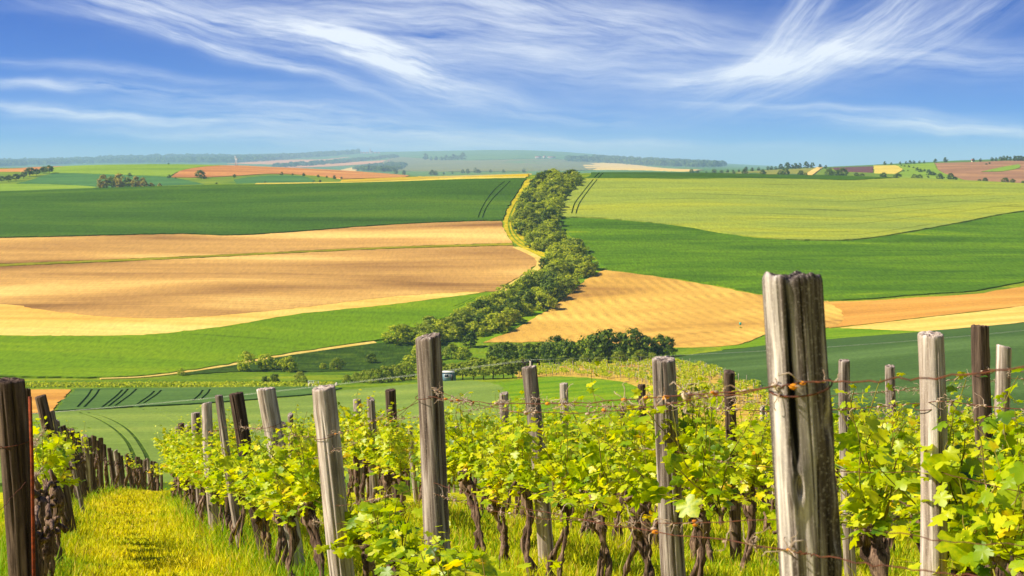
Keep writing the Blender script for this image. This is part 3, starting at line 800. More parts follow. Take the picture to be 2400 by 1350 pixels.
field('far_crop', 'teal far field under the red-brown hill', outline([(548, 422), (600, 415), (660, 412), (710, 414), (738, 424)], [(738, 424), (700, 436), (560, 440)], [(560, 440), (548, 422)]), 0.6, 'teal_crop', 30, dmin=DB)
# beyond the crest, right
field('far_field', 'olive striped far field with the sandy track', outline([(1690, 403), (1780, 396), (1900, 390), (1930, 392)], [(1930, 392), (1902, 412)], [(1902, 412), (1800, 414), (1690, 410)], [(1690, 410), (1690, 403)]), 0.6, 'far_olive', 35, dmin=DB)
field('dirt_track', 'sandy track climbing between the far right fields', strip([(1893, 413), (1908, 402), (1920, 394), (1926, 390)], 9.0, DB), 0.9, 'far_beige', 20, world=True)
field('far_field', 'purple ploughed far field at the right horizon', outline([(1945, 394), (2046, 391)], [(2046, 391), (2047, 405)], [(2047, 405), (1960, 402)], [(1960, 402), (1945, 394)]), 0.6, 'purple_soil', 35, dmin=DB)
field('far_field', 'small yellow far field beside the purple one', outline([(2048, 389), (2098, 388)], [(2098, 388), (2116, 398), (2100, 408)], [(2100, 408), (2049, 406)], [(2049, 406), (2048, 389)]), 0.6, 'far_yellow', 35, dmin=DB)
field('far_field', 'shrubby light green far slope', outline([(2102, 388), (2188, 383)], [(2188, 383), (2204, 403), (2260, 424)], [(2260, 424), (2120, 420), (2104, 409)], [(2104, 409), (2118, 398), (2102, 388)]), 0.6, 'lime_crop', 35, dmin=DB)
MA = outline([(2190, 383), (2300, 380), (2400, 377), (2700, 377)], [(2700, 377), (2700, 440)], [(2700, 440), (2400, 434), (2262, 424)], [(2262, 424), (2206, 403), (2190, 383)])
field('far_field', 'mauve-brown ploughed far hill at the right edge', MA, 0.6, 'mauve_soil', 35, dmin=DB)
field('far_meadow', 'pale green shrub-dotted island in the mauve far hill', outline([(2300, 404), (2340, 395), (2388, 386)], [(2388, 386), (2390, 395), (2350, 403), (2300, 404)]), 1.0, 'lime_crop', 30, dmin=DB)
# far hills
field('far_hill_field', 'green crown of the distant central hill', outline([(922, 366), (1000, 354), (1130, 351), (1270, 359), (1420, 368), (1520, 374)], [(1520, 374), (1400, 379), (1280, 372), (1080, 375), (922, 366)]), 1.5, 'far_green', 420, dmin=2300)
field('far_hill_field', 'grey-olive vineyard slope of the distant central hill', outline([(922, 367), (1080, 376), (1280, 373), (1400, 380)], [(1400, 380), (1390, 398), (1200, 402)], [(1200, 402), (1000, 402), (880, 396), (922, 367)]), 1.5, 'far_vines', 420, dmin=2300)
field('far_hill_field', 'pinkish far field below the wooded ridge', outline([(532, 384), (640, 376), (760, 374)], [(760, 374), (820, 368), (700, 386)], [(700, 386), (532, 384)]), 1.5, 'far_pink', 380, dmin=2350)
field('far_hill_field', 'pink ribbon field on the far left slope', outline([(650, 392), (780, 383), (900, 376), (920, 372)], [(920, 372), (905, 380), (800, 389), (660, 395)], [(660, 395), (650, 392)]), 1.5, 'far_pink', 320, dmin=2350)
field('far_hill_field', 'cream far field on the central slope', outline([(800, 398), (830, 392), (900, 382), (926, 378)], [(926, 378), (915, 384), (850, 394), (830, 403)], [(830, 403), (800, 402), (800, 398)]), 1.5, 'far_beige', 320, dmin=2350)
field('far_hill_field', 'cream far field right of the hedgerow top', outline([(1365, 385), (1420, 382), (1480, 386), (1560, 395), (1650, 399)], [(1650, 399), (1600, 402), (1500, 399), (1380, 398)], [(1380, 398), (1365, 385)]), 1.5, 'far_beige', 300, dmin=2300)
# ------------------------------------------------------------------ haze
def build_haze():
    m, t = new_mat('haze_air')
    v = t.n('ShaderNodeVolumePrincipled', {'Color': (0.48, 0.74, 1.0, 1.0), 'Density': 0.000078, 'Anisotropy': 0.0})
    t.n('ShaderNodeOutputMaterial', {'Volume': v.outputs[0]})
    x, y0, y1, z0, z1 = 38500, -38000, 38000, -170, 330
    vs = [(-x, y0, z0), (x, y0, z0), (x, y1, z0), (-x, y1, z0), (-x, y0, z1), (x, y0, z1), (x, y1, z1), (-x, y1, z1)]
    fs = [(0, 3, 2, 1), (4, 5, 6, 7), (0, 1, 5, 4), (1, 2, 6, 5), (2, 3, 7, 6), (3, 0, 4, 7)]
    tag(link('haze', mesh('haze', vs, fs), m), 'pale blue haze lying over the far hills', kind='stuff')


build_haze()

# ------------------------------------------------------------------ trees and shrubs
def quads(P, N, S, rs):
    """leaf quads at P facing N with half size S"""
    n = len(P)
    up = rs.normal(size=(n, 3))
    a = np.cross(N, up); a /= np.linalg.norm(a, axis=1)[:, None] + 1e-9
    b = np.cross(N, a); b /= np.linalg.norm(b, axis=1)[:, None] + 1e-9
    S = S[:, None]
    k = rs.uniform(0.6, 1.0, (n, 1))
    v = np.stack([P - a * S - b * S * k, P + a * S - b * S * k * 0.6, P + a * S * 0.8 + b * S * k, P - a * S * 0.7 + b * S * k * 0.9], 1).reshape(-1, 3)
    i = np.arange(n)[:, None] * 4
    return v, np.concatenate([i + [0, 1, 2], i + [0, 2, 3]])


def tube(path, rad, sides=6, cap=True, rs=None, rough=0.0):
    path = np.asarray(path, float); rad = np.broadcast_to(np.asarray(rad, float), (len(path),))
    d = np.gradient(path, axis=0); d /= np.linalg.norm(d, axis=1)[:, None] + 1e-9
    ref = np.array([0.0, 0.0, 1.0]) if abs(d[0, 2]) < 0.8 else np.array([1.0, 0.0, 0.0])
    u = np.cross(d, ref); u /= np.linalg.norm(u, axis=1)[:, None] + 1e-9
    w = np.cross(d, u)
    th = np.arange(sides) * 2 * math.pi / sides
    rr = np.broadcast_to(rad[:, None], (len(path), sides)).copy()
    if rs is not None and rough:
        rr *= 1 + rs.uniform(-rough, rough, rr.shape)
    v = path[:, None] + rr[..., None] * (np.cos(th)[None, :, None] * u[:, None] + np.sin(th)[None, :, None] * w[:, None])
    v = v.reshape(-1, 3)
    f = []
    for i in range(len(path) - 1):
        for j in range(sides):
            a, b = i * sides + j, i * sides + (j + 1) % sides
            f += [(a, b, b + sides), (a, b + sides, a + sides)]
    if cap:
        e = (len(path) - 1) * sides
        for j in range(1, sides - 1):
            f += [(0, j + 1, j), (e, e + j, e + j + 1)]
    return v, np.array(f, int)


def join(parts):
    vs, fs, k = [], [], 0
    for v, f in parts:
        vs.append(v); fs.append(np.asarray(f) + k); k += len(v)
    return np.concatenate(vs), np.concatenate(fs)


def crown_mesh(name, seed, zlo, wide, clumps, per, leaf, lean=0.0, topw=0.75):
    """crown of unit height from zlo to 1: uneven clumps of leaf-sized faces"""
    rs = np.random.default_rng(seed)
    P, N, S = [], [], []
    lobes = rs.uniform(0, 6.28, 5)
    for k in range(clumps):
        h = rs.uniform(0.0, 1.0)
        ang = rs.uniform(0, 6.283)
        prof = math.sqrt(max(0.02, 1 - (2 * h - 0.85) ** 2 / (1.35 if h > 0.425 else 1.2))) * (1.0 - (1 - topw) * h)
        irr = 1 + 0.18 * math.sin(2 * ang + lobes[0]) + 0.14 * math.sin(3 * ang + lobes[1] + 5 * h) + 0.10 * math.sin(5 * ang + lobes[2] - 7 * h)
        r = wide * prof * irr * (rs.uniform(0.35, 1.0) ** 0.5)
        c = np.array([r * math.cos(ang) + lean * h, r * math.sin(ang), zlo + (1 - zlo) * (0.04 + 0.92 * h)])
        cr = rs.uniform(0.07, 0.14) * (0.7 + wide)
        q = rs.normal(size=(per, 3)); q /= np.linalg.norm(q, axis=1)[:, None]
        p = c + q * cr * rs.uniform(0.4, 1.0, (per, 1)) * [1, 1, 0.85]
        out = p - np.array([lean * h, 0, zlo + 0.42 * (1 - zlo)])
        out /= np.linalg.norm(out, axis=1)[:, None] + 1e-9
        nn = out * 0.7 + q * 0.7 + rs.normal(size=(per, 3)) * 0.45 + [0, 0, 0.25]
        P.append(p); N.append(nn / np.linalg.norm(nn, axis=1)[:, None]); S.append(rs.uniform(0.6, 1.25, per) * leaf)
    P = np.concatenate(P); P[:, 2] = np.maximum(P[:, 2], 0.005)
    v, f = quads(P, np.concatenate(N), np.concatenate(S), rs)
    return mesh_np(name, v, f)


def trunk_mesh(name, seed, zlo, wide, r=0.028):
    rs = np.random.default_rng(seed + 500)
    top = zlo + 0.45 * (1 - zlo)
    pts = [(0.02 * rs.normal() * k / 4, 0.02 * rs.normal() * k / 4, -0.02 + (top + 0.02) * k / 5) for k in range(6)]
    parts = [tube(pts, np.linspace(r, r * 0.5, 6), 6)]
    for k in range(4):
        a = rs.uniform(0, 6.28)
        b = np.array(pts[2 + k % 3])
        e = b + np.array([math.cos(a) * wide * 0.6, math.sin(a) * wide * 0.6, (1 - zlo) * 0.35])
        parts.append(tube([b, (b + e) / 2 + [0, 0, 0.03], e], [r * 0.55, r * 0.4, r * 0.15], 4))
    return mesh_np(name, *join(parts))


TREES = {}


def tree_proto(kind, n, zlo, wide, clumps, per, leaf, mat, topw=0.75, r=0.028):
    TREES[kind] = [(crown_mesh(kind + '_crown', hash_seed(kind) + i * 7, zlo, wide, clumps, per, leaf, 0, topw), trunk_mesh(kind + '_trunk', hash_seed(kind) + i, zlo, wide, r), mat) for i in range(n)]


def hash_seed(s):
    return sum((i + 1) * ord(c) for i, c in enumerate(s)) % 9973


tree_proto('shrub', 6, 0.0, 0.62, 62, 22, 0.042, 'shrub_leaf', 0.8)
tree_proto('flower_shrub', 3, 0.0, 0.6, 60, 22, 0.04, 'willow_leaf', 0.8)
tree_proto('broadleaf', 5, 0.10, 0.52, 60, 24, 0.036, 'tree_leaf', 0.8)
tree_proto('orchard', 3, 0.28, 0.55, 46, 22, 0.045, 'tree_leaf', 0.85, 0.035)
tree_proto('pale_tree', 3, 0.22, 0.40, 50, 22, 0.038, 'willow_leaf', 0.7)
tree_proto('gold_tree', 3, 0.05, 0.46, 56, 22, 0.042, 'gold_leaf', 0.8)
tree_proto('far_tree', 4, 0.08, 0.45, 40, 18, 0.05, 'far_leaf', 0.75)
tree_proto('tall_tree', 2, 0.12, 0.34, 44, 20, 0.042, 'tree_leaf', 0.6)
rsT = np.random.default_rng(77)


def plant(kind, name, pos, h, label, cat, group=None, wmul=1.0):
    v = TREES[kind][int(rsT.integers(len(TREES[kind])))]
    root = empty(name, pos, rsT.uniform(0, 6.28))
    root.scale = (h * wmul * rsT.uniform(0.9, 1.12), h * wmul * rsT.uniform(0.9, 1.12), h)
    link('crown', v[0], M[v[2]], root)
    link('trunk', v[1], M['trunk'], root)
    tag(root, label, cat, group)
    return root


def plant_px(kind, name, px, py, hpx, label, cat, group=None, wmul=1.0, dmin=70.0):
    p = at(px, py, dmin)
    p.z -= 0.05
    return plant(kind, name, p, hpx * p.y / F, label, cat, group, wmul)


# the winding hedgerow
ORDN = ['first', 'second', 'third', 'fourth', 'fifth', 'sixth', 'seventh', 'eighth', 'ninth', 'tenth', 'eleventh', 'twelfth', 'thirteenth', 'fourteenth', 'fifteenth', 'sixteenth']


def nth(i, n):
    return 'leftmost' if i == 0 else ('rightmost' if i == n - 1 else ORDN[i] + ' from the left')


HB = [(416, 1290, 1372), (420, 1276, 1360), (432, 1256, 1348), (455, 1238, 1328), (485, 1222, 1306), (520, 1216, 1296), (550, 1222, 1296), (580, 1250, 1342), (610, 1300, 1376), (640, 1296, 1380), (665, 1262, 1360),
      (690, 1212, 1326), (720, 1158, 1284), (750, 1092, 1234), (775, 1016, 1172), (795, 936, 1104), (810, 896, 1036)]
lw = unproject([a[1] for a in HB], [a[0] for a in HB])
rw = unproject([a[2] for a in HB], [a[0] for a in HB])
hp = []
tries = 0
seglen = np.linalg.norm(np.diff((lw + rw) / 2, axis=0)[:, :2], axis=1)
wid = np.linalg.norm((lw - rw)[:, :2], axis=1)
wts = seglen * (wid[:-1] + wid[1:]); wts /= wts.sum()
while len(hp) < 285 and tries < 9000:
    tries += 1
    i = rsT.choice(len(wts), p=wts); u, w = rsT.uniform(), rsT.uniform()
    p = (lw[i] * (1 - u) + lw[i + 1] * u) * (1 - w) + (rw[i] * (1 - u) + rw[i + 1] * u) * w
    if all((p[0] - q[0]) ** 2 + (p[1] - q[1]) ** 2 > 12.0 for q in hp):
        hp.append(p)
for p in hp:
    z = float(zt(p[0], p[1])) - 0.1
    k = rsT.uniform()
    kind = 'shrub' if k < 0.66 else ('broadleaf' if k < 0.82 else 'flower_shrub')
    plant(kind, 'hedgerow_shrub', (p[0], p[1], z), rsT.uniform(3.0, 6.6) * (1.15 if kind == 'broadleaf' else 1.0), 'leafy shrub within the winding hedgerow that climbs the opposite hill', 'shrub', 'shrubs of the winding hedgerow', 1.25)

plant_px('broadleaf', 'round_tree', 1275, 630, 26, 'small dark round tree beside the dirt track, left of the hedgerow', 'tree', wmul=1.1)
# bushes on the valley bank
for px, py, h, kind, lab, wm in [
        (578, 870, 46, 'shrub', 'tallest grey-green bush on the bank below the bright crop', 0.85), (622, 868, 40, 'shrub', 'broad bush right of the tallest bush on the bank', 0.9),
        (676, 872, 36, 'shrub', 'rounded bush, third of the trio on the grass bank', 1.0), (649, 866, 22, 'shrub', 'low bush squeezed between two larger bank bushes', 1.0),
        (790, 868, 30, 'flower_shrub', 'pale round bush alone in the middle of the bank', 1.0), (757, 866, 16, 'shrub', 'small sparse bush beside the pale round bush', 0.9),
        (870, 852, 26, 'broadleaf', 'dark low bush near the upper right of the bank', 1.1), (425, 880, 18, 'shrub', 'small dark bush at the left end of the thin pale path', 0.9),
        (643, 901, 26, 'broadleaf', 'dense dark green bush left of the little bridge', 1.0), (622, 901, 20, 'broadleaf', 'smaller dark bush left of the bridge bush', 1.0),
        (704, 903, 33, 'flower_shrub', 'cream-flowering bush next to the white bridge railing', 0.8), (240, 900, 6, 'shrub', 'tiny scrubby bush on the valley verge', 2.0)]:
    plant_px(kind, 'bush', px, py, h, lab, 'bush', 'bushes on the valley bank', wm)
# trees in the valley
for i, (px, py, h, kind, wm) in enumerate(sorted([(1300, 852, 66, 'broadleaf', 1.05), (1332, 853, 62, 'broadleaf', 1.0), (1372, 850, 58, 'broadleaf', 1.0), (1397, 852, 76, 'broadleaf', 0.9), (1426, 850, 80, 'broadleaf', 0.95), (1452, 848, 70, 'broadleaf', 0.9),
                                   (1482, 846, 76, 'broadleaf', 0.85), (1512, 844, 58, 'broadleaf', 0.9), (1546, 838, 54, 'tall_tree', 1.25), (1564, 838, 50, 'broadleaf', 0.9), (1186, 852, 52, 'broadleaf', 1.0), (1216, 850, 46, 'broadleaf', 1.0),
                                   (1242, 852, 48, 'broadleaf', 1.1), (1160, 850, 44, 'broadleaf', 1.0), (1270, 850, 50, 'broadleaf', 1.0)])):
    plant_px(kind, 'valley_tree', px, py, h, f'dark leafy tree in the clump below the golden field, {nth(i, 15)}', 'tree', 'dark trees below the golden field', wm)
for i, (px, py, h) in enumerate([(1060, 890, 42), (1085, 890, 46), (1110, 890, 52), (1133, 890, 52), (1156, 889, 54), (1180, 888, 50), (1202, 886, 46), (1222, 880, 44)]):
    plant_px('pale_tree', 'young_tree', px, py, h, f'light green young tree in the row beside the hut, {nth(i, 8)}', 'tree', 'row of light young trees', 1.15)
for px, py, h, kind in [(812, 897, 20, 'flower_shrub'), (835, 896, 24, 'flower_shrub'), (856, 897, 30, 'flower_shrub'), (878, 898, 34, 'flower_shrub'), (902, 896, 38, 'flower_shrub'), (926, 893, 38, 'flower_shrub'), (948, 890, 40, 'flower_shrub'),
                        (962, 868, 36, 'shrub'), (1000, 884, 44, 'flower_shrub'), (1024, 880, 40, 'flower_shrub'), (1058, 840, 34, 'flower_shrub'), (1085, 842, 30, 'shrub'), (1010, 846, 34, 'shrub'), (985, 836, 30, 'shrub')]:
    plant_px(kind, 'thicket_shrub', px, py, h, 'light shrub of the thicket left of the blue hut', 'shrub', 'thicket beside the blue hut', 1.1)
plant_px('tall_tree', 'cone_tree', 1103, 815, 40, 'dark cone-shaped tree at the lower end of the hedgerow', 'tree', wmul=1.3)
for px, py, h in [(1452, 856, 34), (1500, 852, 32), (1530, 850, 24), (1370, 857, 26), (1400, 858, 22), (1340, 858, 20)]:
    plant_px('flower_shrub', 'verge_shrub', px, py, h, 'pale shrub growing against the dark tree clump', 'shrub', 'pale shrubs under the dark trees', 1.1)
# beyond the crest, left
for i, (px, py, h) in enumerate([(3, 427, 14), (20, 426, 15), (38, 424, 16), (55, 419, 16), (70, 414, 21), (86, 412, 16), (103, 407, 16), (116, 407, 19)]):
    plant_px('orchard', 'orchard_tree', px, py, h, f'dark round tree in the slanting row at the left horizon, {nth(i, 8)}', 'tree', 'row of round trees at the left horizon', 1.0, DB)
for i, (px, py, h, k) in enumerate([(243, 443, 34, 'gold_tree'), (262, 443, 30, 'pale_tree'), (281, 443, 36, 'gold_tree'), (300, 443, 28, 'pale_tree'), (318, 443, 30, 'gold_tree'), (336, 443, 27, 'gold_tree'), (355, 443, 15, 'gold_tree'), (374, 442, 13, 'gold_tree')]):
    plant_px(k, 'golden_tree', px, py, h, f'golden-leaved tree in the clump behind the dark wheat, {nth(i, 8)}', 'tree', 'golden clump behind the wheat', 1.0, DB)
plant_px('broadleaf', 'lone_tree', 469, 419, 21, 'lone round tree in front of the red-brown far hill', 'tree', wmul=1.05, dmin=DB)
for px, py, h in [(480, 419, 8), (304, 414, 9), (396, 418, 9), (412, 420, 5), (549, 416, 8), (508, 438, 10), (660, 411, 8), (686, 411, 5), (712, 413, 8), (746, 416, 7), (784, 420, 9), (622, 434, 9), (395, 386, 4), (800, 420, 6), (766, 417, 5), (750, 428, 7)]:
    plant_px('far_tree', 'field_bush', px, py, h, 'small dark bush dotted along the far field edges behind the wheat', 'bush', 'bushes on the far left field edges', 1.2, DB)
# beyond the crest, right
for px, py, h in [(1621, 404, 13), (1635, 402, 9), (1674, 402, 11), (1691, 406, 8), (1745, 410, 14), (1788, 411, 14), (1841, 413, 19), (1829, 412, 13), (1877, 413, 14), (1888, 413, 8), (1720, 408, 7), (1944, 414, 20), (1961, 415, 17), (1976, 415, 21),
                  (2007, 416, 12), (2020, 416, 10), (2070, 420, 16), (2102, 421, 16), (2143, 422, 14), (2156, 422, 13), (2203, 424, 18), (2228, 424, 18), (2238, 424, 10), (2295, 427, 8), (2308, 428, 12), (2356, 430, 14), (2372, 431, 12), (2398, 432, 9)]:
    plant_px('broadleaf', 'crest_tree', px, py, h, 'dark round tree peeping over the right-hand crest', 'tree', 'trees just behind the right crest', 1.15, DB)
for px, py, h in [(1763, 392, 9), (1778, 392, 9), (1800, 392, 10), (1808, 392, 10), (1818, 392, 9), (1830, 392, 14), (1845, 392, 17), (1856, 391, 11), (1864, 391, 14), (1874, 391, 14), (1890, 391, 17), (1904, 391, 14), (1922, 391, 9), (1935, 396, 9), (1732, 397, 7),
                  (1748, 396, 12), (1655, 398, 7), (1705, 398, 8), (1718, 397, 7),
                  (2074, 386, 9), (2089, 386, 6), (2110, 385, 7), (2124, 385, 7), (2133, 384, 9), (2142, 384, 8), (2155, 383, 7), (2166, 382, 7), (2192, 381, 10), (2216, 380, 12), (2281, 379, 8), (2298, 379, 8), (2325, 378, 10), (2334, 378, 9), (2345, 378, 11),
                  (2352, 377, 12), (2360, 377, 12), (2368, 377, 10), (2378, 378, 13), (2386, 378, 13), (2392, 378, 13), (2398, 378, 11)]:
    plant_px('far_tree', 'horizon_tree', px, py, h, 'hazy tree standing on the right-hand horizon', 'tree', 'trees on the right horizon', 1.0, DB)
for px, py, h in [(2113, 390, 4), (2120, 392, 5), (2130, 393, 6), (2141, 395, 5), (2118, 403, 5), (2150, 401, 9), (2157, 404, 9), (2166, 403, 7), (2177, 411, 14), (2186, 412, 10), (2175, 418, 7), (2192, 412, 7), (2128, 402, 4), (2312, 387, 5), (2319, 385, 5),
                  (2337, 396, 3), (2325, 403, 3), (2350, 394, 3), (2362, 391, 3), (2374, 389, 3)]:
    plant_px('far_tree', 'slope_scrub', px, py, h, 'grey-green scrub bush dotted on the far right slopes', 'bush', 'scrub on the far right slopes', 1.2, DB)
for px, py, h in [(998, 375, 15), (1010, 376, 9), (1022, 376, 10), (1035, 376, 9), (1045, 376, 13), (1055, 376, 10), (1063, 376, 15), (1073, 375, 10), (1084, 375, 18), (1138, 351, 4), (1442, 372, 6), (840, 358, 10), (815, 359, 9), (825, 358, 8)]:
    plant_px('far_tree', 'far_hill_tree', px, py, h, 'blue hazy tree on the distant central hill', 'tree', 'trees on the distant hill', 1.1, 2300)
for px, py, h in [(927, 408, 11), (947, 410, 11), (1012, 411, 13), (1021, 411, 11), (1085, 407, 10), (1096, 407, 11), (1115, 406, 13), (1123, 406, 9), (1150, 405, 8), (1180, 405, 8), (1228, 405, 10), (1040, 409, 6), (1060, 408, 6)]:
    plant_px('far_tree', 'slope_tree', px, py, h, 'grey-green tree just beyond the mustard strip', 'tree', 'trees beyond the mustard strip', 1.1, 1300)


def forest(name, label, region, n, hm, dmin, seed):
    """distant wood that reads as one mass"""
    rs = np.random.default_rng(seed)
    poly = smooth_line(region + [region[0]], 20)
    lo, hi = poly.min(0), poly.max(0)
    pts = []
    while len(pts) < n:
        q = rs.uniform(lo, hi, (n * 3, 2))
        pts += q[inside(poly[:-1], q)].tolist()
    pts = np.array(pts[:n])
    w = unproject(pts[:, 0], pts[:, 1], dmin)
    parts = []
    for p in w:
        h = hm * rs.uniform(0.7, 1.3)
        m = 26
        q = rs.normal(size=(m, 3)); q /= np.linalg.norm(q, axis=1)[:, None]
        q[:, 2] = np.abs(q[:, 2]) * 1.2
        c = p + q * [h * 0.7, h * 0.7, h * 0.55] + [0, 0, h * 0.3]
        parts.append(quads(c, q + rs.normal(size=(m, 3)) * 0.3, np.full(m, h * 0.24), rs))
    tag(link(name, mesh_np(name, *join(parts)), M['far_leaf']), label, kind='stuff')


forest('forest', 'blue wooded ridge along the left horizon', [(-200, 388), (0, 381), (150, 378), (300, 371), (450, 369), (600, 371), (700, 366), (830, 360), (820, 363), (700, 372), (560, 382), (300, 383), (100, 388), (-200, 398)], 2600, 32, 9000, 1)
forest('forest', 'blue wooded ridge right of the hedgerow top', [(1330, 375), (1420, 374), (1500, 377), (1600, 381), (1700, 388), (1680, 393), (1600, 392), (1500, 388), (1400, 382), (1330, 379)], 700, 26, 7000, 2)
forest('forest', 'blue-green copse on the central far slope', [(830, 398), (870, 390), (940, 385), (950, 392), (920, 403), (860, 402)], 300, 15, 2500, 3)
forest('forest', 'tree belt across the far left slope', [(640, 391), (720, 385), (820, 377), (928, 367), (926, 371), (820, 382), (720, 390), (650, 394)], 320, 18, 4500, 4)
# ------------------------------------------------------------------ valley furniture
def box(x0, x1, y0, y1, z0, z1):
    v = np.array([(x0, y0, z0), (x1, y0, z0), (x1, y1, z0), (x0, y1, z0), (x0, y0, z1), (x1, y0, z1), (x1, y1, z1), (x0, y1, z1)], float)
    f = np.array([(0, 2, 1), (0, 3, 2), (4, 5, 6), (4, 6, 7), (0, 1, 5), (0, 5, 4), (1, 2, 6), (1, 6, 5), (2, 3, 7), (2, 7, 6), (3, 0, 4), (3, 4, 7)])
    return v, f


def part(name, shapes, mat, parent):
    return link(name, mesh_np(name, *join(shapes)), M[mat], parent)


def hut():
    p = at(1050, 893)
    r = empty('hut', p, R(-8))
    w, h = 30 * p.y / F / 2, 20 * p.y / F
    part('wall', [box(-w, w, 0, 2 * w * 0.8, -0.3, h)], 'hut_blue', r)
    part('roof', [box(-w - 0.12, w + 0.12, -0.12, 2 * w * 0.8 + 0.12, h, h + 0.12)], 'white_paint', r)
    wi = part('window', [box(-0.5 * w, 0.15 * w, -0.04, 0.0, h * 0.42, h * 0.78)], 'glass', r)
    part('frame', [box(-0.56 * w, -0.5 * w, -0.07, 0, h * 0.38, h * 0.82), box(0.15 * w, 0.21 * w, -0.07, 0, h * 0.38, h * 0.82), box(-0.5 * w, 0.15 * w, -0.07, 0, h * 0.78, h * 0.82), box(-0.5 * w, 0.15 * w, -0.07, 0, h * 0.38, h * 0.42)], 'white_paint', wi)
    part('door', [box(0.42 * w, 0.86 * w, -0.04, 0.0, 0.0, h * 0.8)], 'steel', r)
    tag(r, 'small blue-grey hut with flat roof and dark window in the valley', 'hut')


hut()


def bridge():
    p = at(742, 905)
    r = empty('footbridge', p, R(4))
    s = p.y / F
    part('deck', [box(-16 * s, 44 * s, 0, 3.4, -0.4, 0.28)], 'concrete', r)
    part('abutment', [box(-20 * s, -16 * s, -0.3, 3.6, -0.8, 0.5)], 'concrete', r)
    part('abutment', [box(44 * s, 48 * s, -0.3, 3.6, -0.8, 0.5)], 'concrete', r)
    for x in (-20, -8, 4):
        part('rail_post', [box(x * s, x * s + 0.09, 0.06, 0.15, 0.2, 1.35)], 'white_paint', r)
    for z in (0.8, 1.3):
        part('rail', [box(-20 * s, 4 * s + 0.09, 0.07, 0.14, z, z + 0.09)], 'white_paint', r)
    tag(r, 'little concrete bridge with a white railing on the valley floor', 'bridge')


bridge()


def sign():
    p = at(1735, 768)
    r = empty('field_sign', p, 0)
    part('post', [tube([(0, 0, -0.2), (0, 0, 1.5)], 0.04, 6)], 'steel', r)
    part('panel', [box(-0.36, 0.36, -0.06, -0.03, 0.9, 1.75)], 'sign', r)
    tag(r, 'small turquoise marker sign standing in the golden tilled field', 'sign')
    plant_px('shrub', 'weed_tuft', 1736, 770, 4, 'low weed tuft at the foot of the turquoise marker sign', 'weed', wmul=2.0)


sign()


def power_line():
    pd = 150.0
    rx, rz = ray(1243, 843)
    top = Vector((float(rx) * pd, pd, float(rz) * pd))
    g = float(zt(top.x, top.y))
    poles = [top]
    rx, rz = ray(-330, 992); poles.insert(0, Vector((float(rx) * 205, 205, float(rz) * 205)))
    rx, rz = ray(2760, 732); poles.append(Vector((float(rx) * 165, 165, float(rz) * 165)))
    offs = (-0.68, 0.0, 0.68)
    for i, t_ in enumerate(poles):
        gz = float(zt(t_.x, t_.y))
        r = empty('utility_pole', (t_.x, t_.y, gz), R(6))
        h = t_.z - gz
        part('pole', [tube([(0, 0, -0.5), (0, 0, h - 0.1)], [0.15, 0.1], 10)], 'concrete', r)
        part('crossarm', [box(-0.85, 0.85, -0.06, 0.06, h - 0.30, h - 0.18)], 'steel', r)
        for x in offs:
            part('insulator', [tube([(x, 0, h - 0.18), (x, 0, h - 0.1), (x, 0, h - 0.05), (x, 0, h)], [0.05, 0.1, 0.06, 0.09], 8)], 'insulator', r)
            part('insulator', [tube([(x + 0.16, 0, h - 0.52), (x + 0.16, 0, h - 0.42), (x + 0.16, 0, h - 0.30)], [0.08, 0.1, 0.05], 8)], 'insulator', r)
        tag(r, ['concrete power pole beyond the left edge of the valley', 'power pole with dark crossarm and brown insulators above the far vineyard', 'concrete power pole beyond the right edge of the valley'][i], 'power pole')
    labs = ['lowest', 'middle', 'uppermost']
    for (a, b), side in (((0, 1), 'left of the power pole, over the light wheat'), ((1, 2), 'right of the power pole, over the deep green wheat')):
        for k, x in enumerate(offs):
            pts = []
            for j in range(41):
                t_ = j / 40
                q = poles[a].lerp(poles[b], t_)
                q = q + Vector((x, 0.07 * x, -4 * 0.9 * t_ * (1 - t_) + 0.03 * x))
                pts.append(tuple(q))
            me = mesh_np('power_cable', *tube(pts, 0.007, 5))
            tag(link('power_cable', me, M['cable']), f'{labs[k]} thin pale power cable {side}', 'cable')


power_line()


def house(name, px, py, w, d, h, roof, label, cat, dmin, ridge=0.5, rz=0.0):
    p = at(px, py, dmin)
    r = empty(name, p, rz)
    s = p.y / F
    w, d, h, rh = w * s, d * s, h * s, roof * s
    part('wall', [box(-w / 2, w / 2, 0, d, -2, h)], 'plaster', r)
    v = np.array([(-w / 2 - 0.4, -0.4, h), (w / 2 + 0.4, -0.4, h), (w / 2 + 0.4, d + 0.4, h), (-w / 2 - 0.4, d + 0.4, h), (-w / 2 - 0.4, d / 2, h + rh), (w / 2 + 0.4, d / 2, h + rh)])
    part('roof', [(v, np.array([(0, 1, 5), (0, 5, 4), (2, 3, 4), (2, 4, 5), (1, 2, 5), (3, 0, 4), (0, 3, 2), (0, 2, 1)]))], 'tiles', r)
    n = max(2, int(w / 3.5))
    for i in range(n):
        x = -w / 2 + w * (i + 0.5) / n
        part('window', [box(x - 0.5, x + 0.5, -0.05, 0.02, h * 0.35, h * 0.75)], 'glass', r)
    tag(r, label, cat)
    return r, w, d, h, s


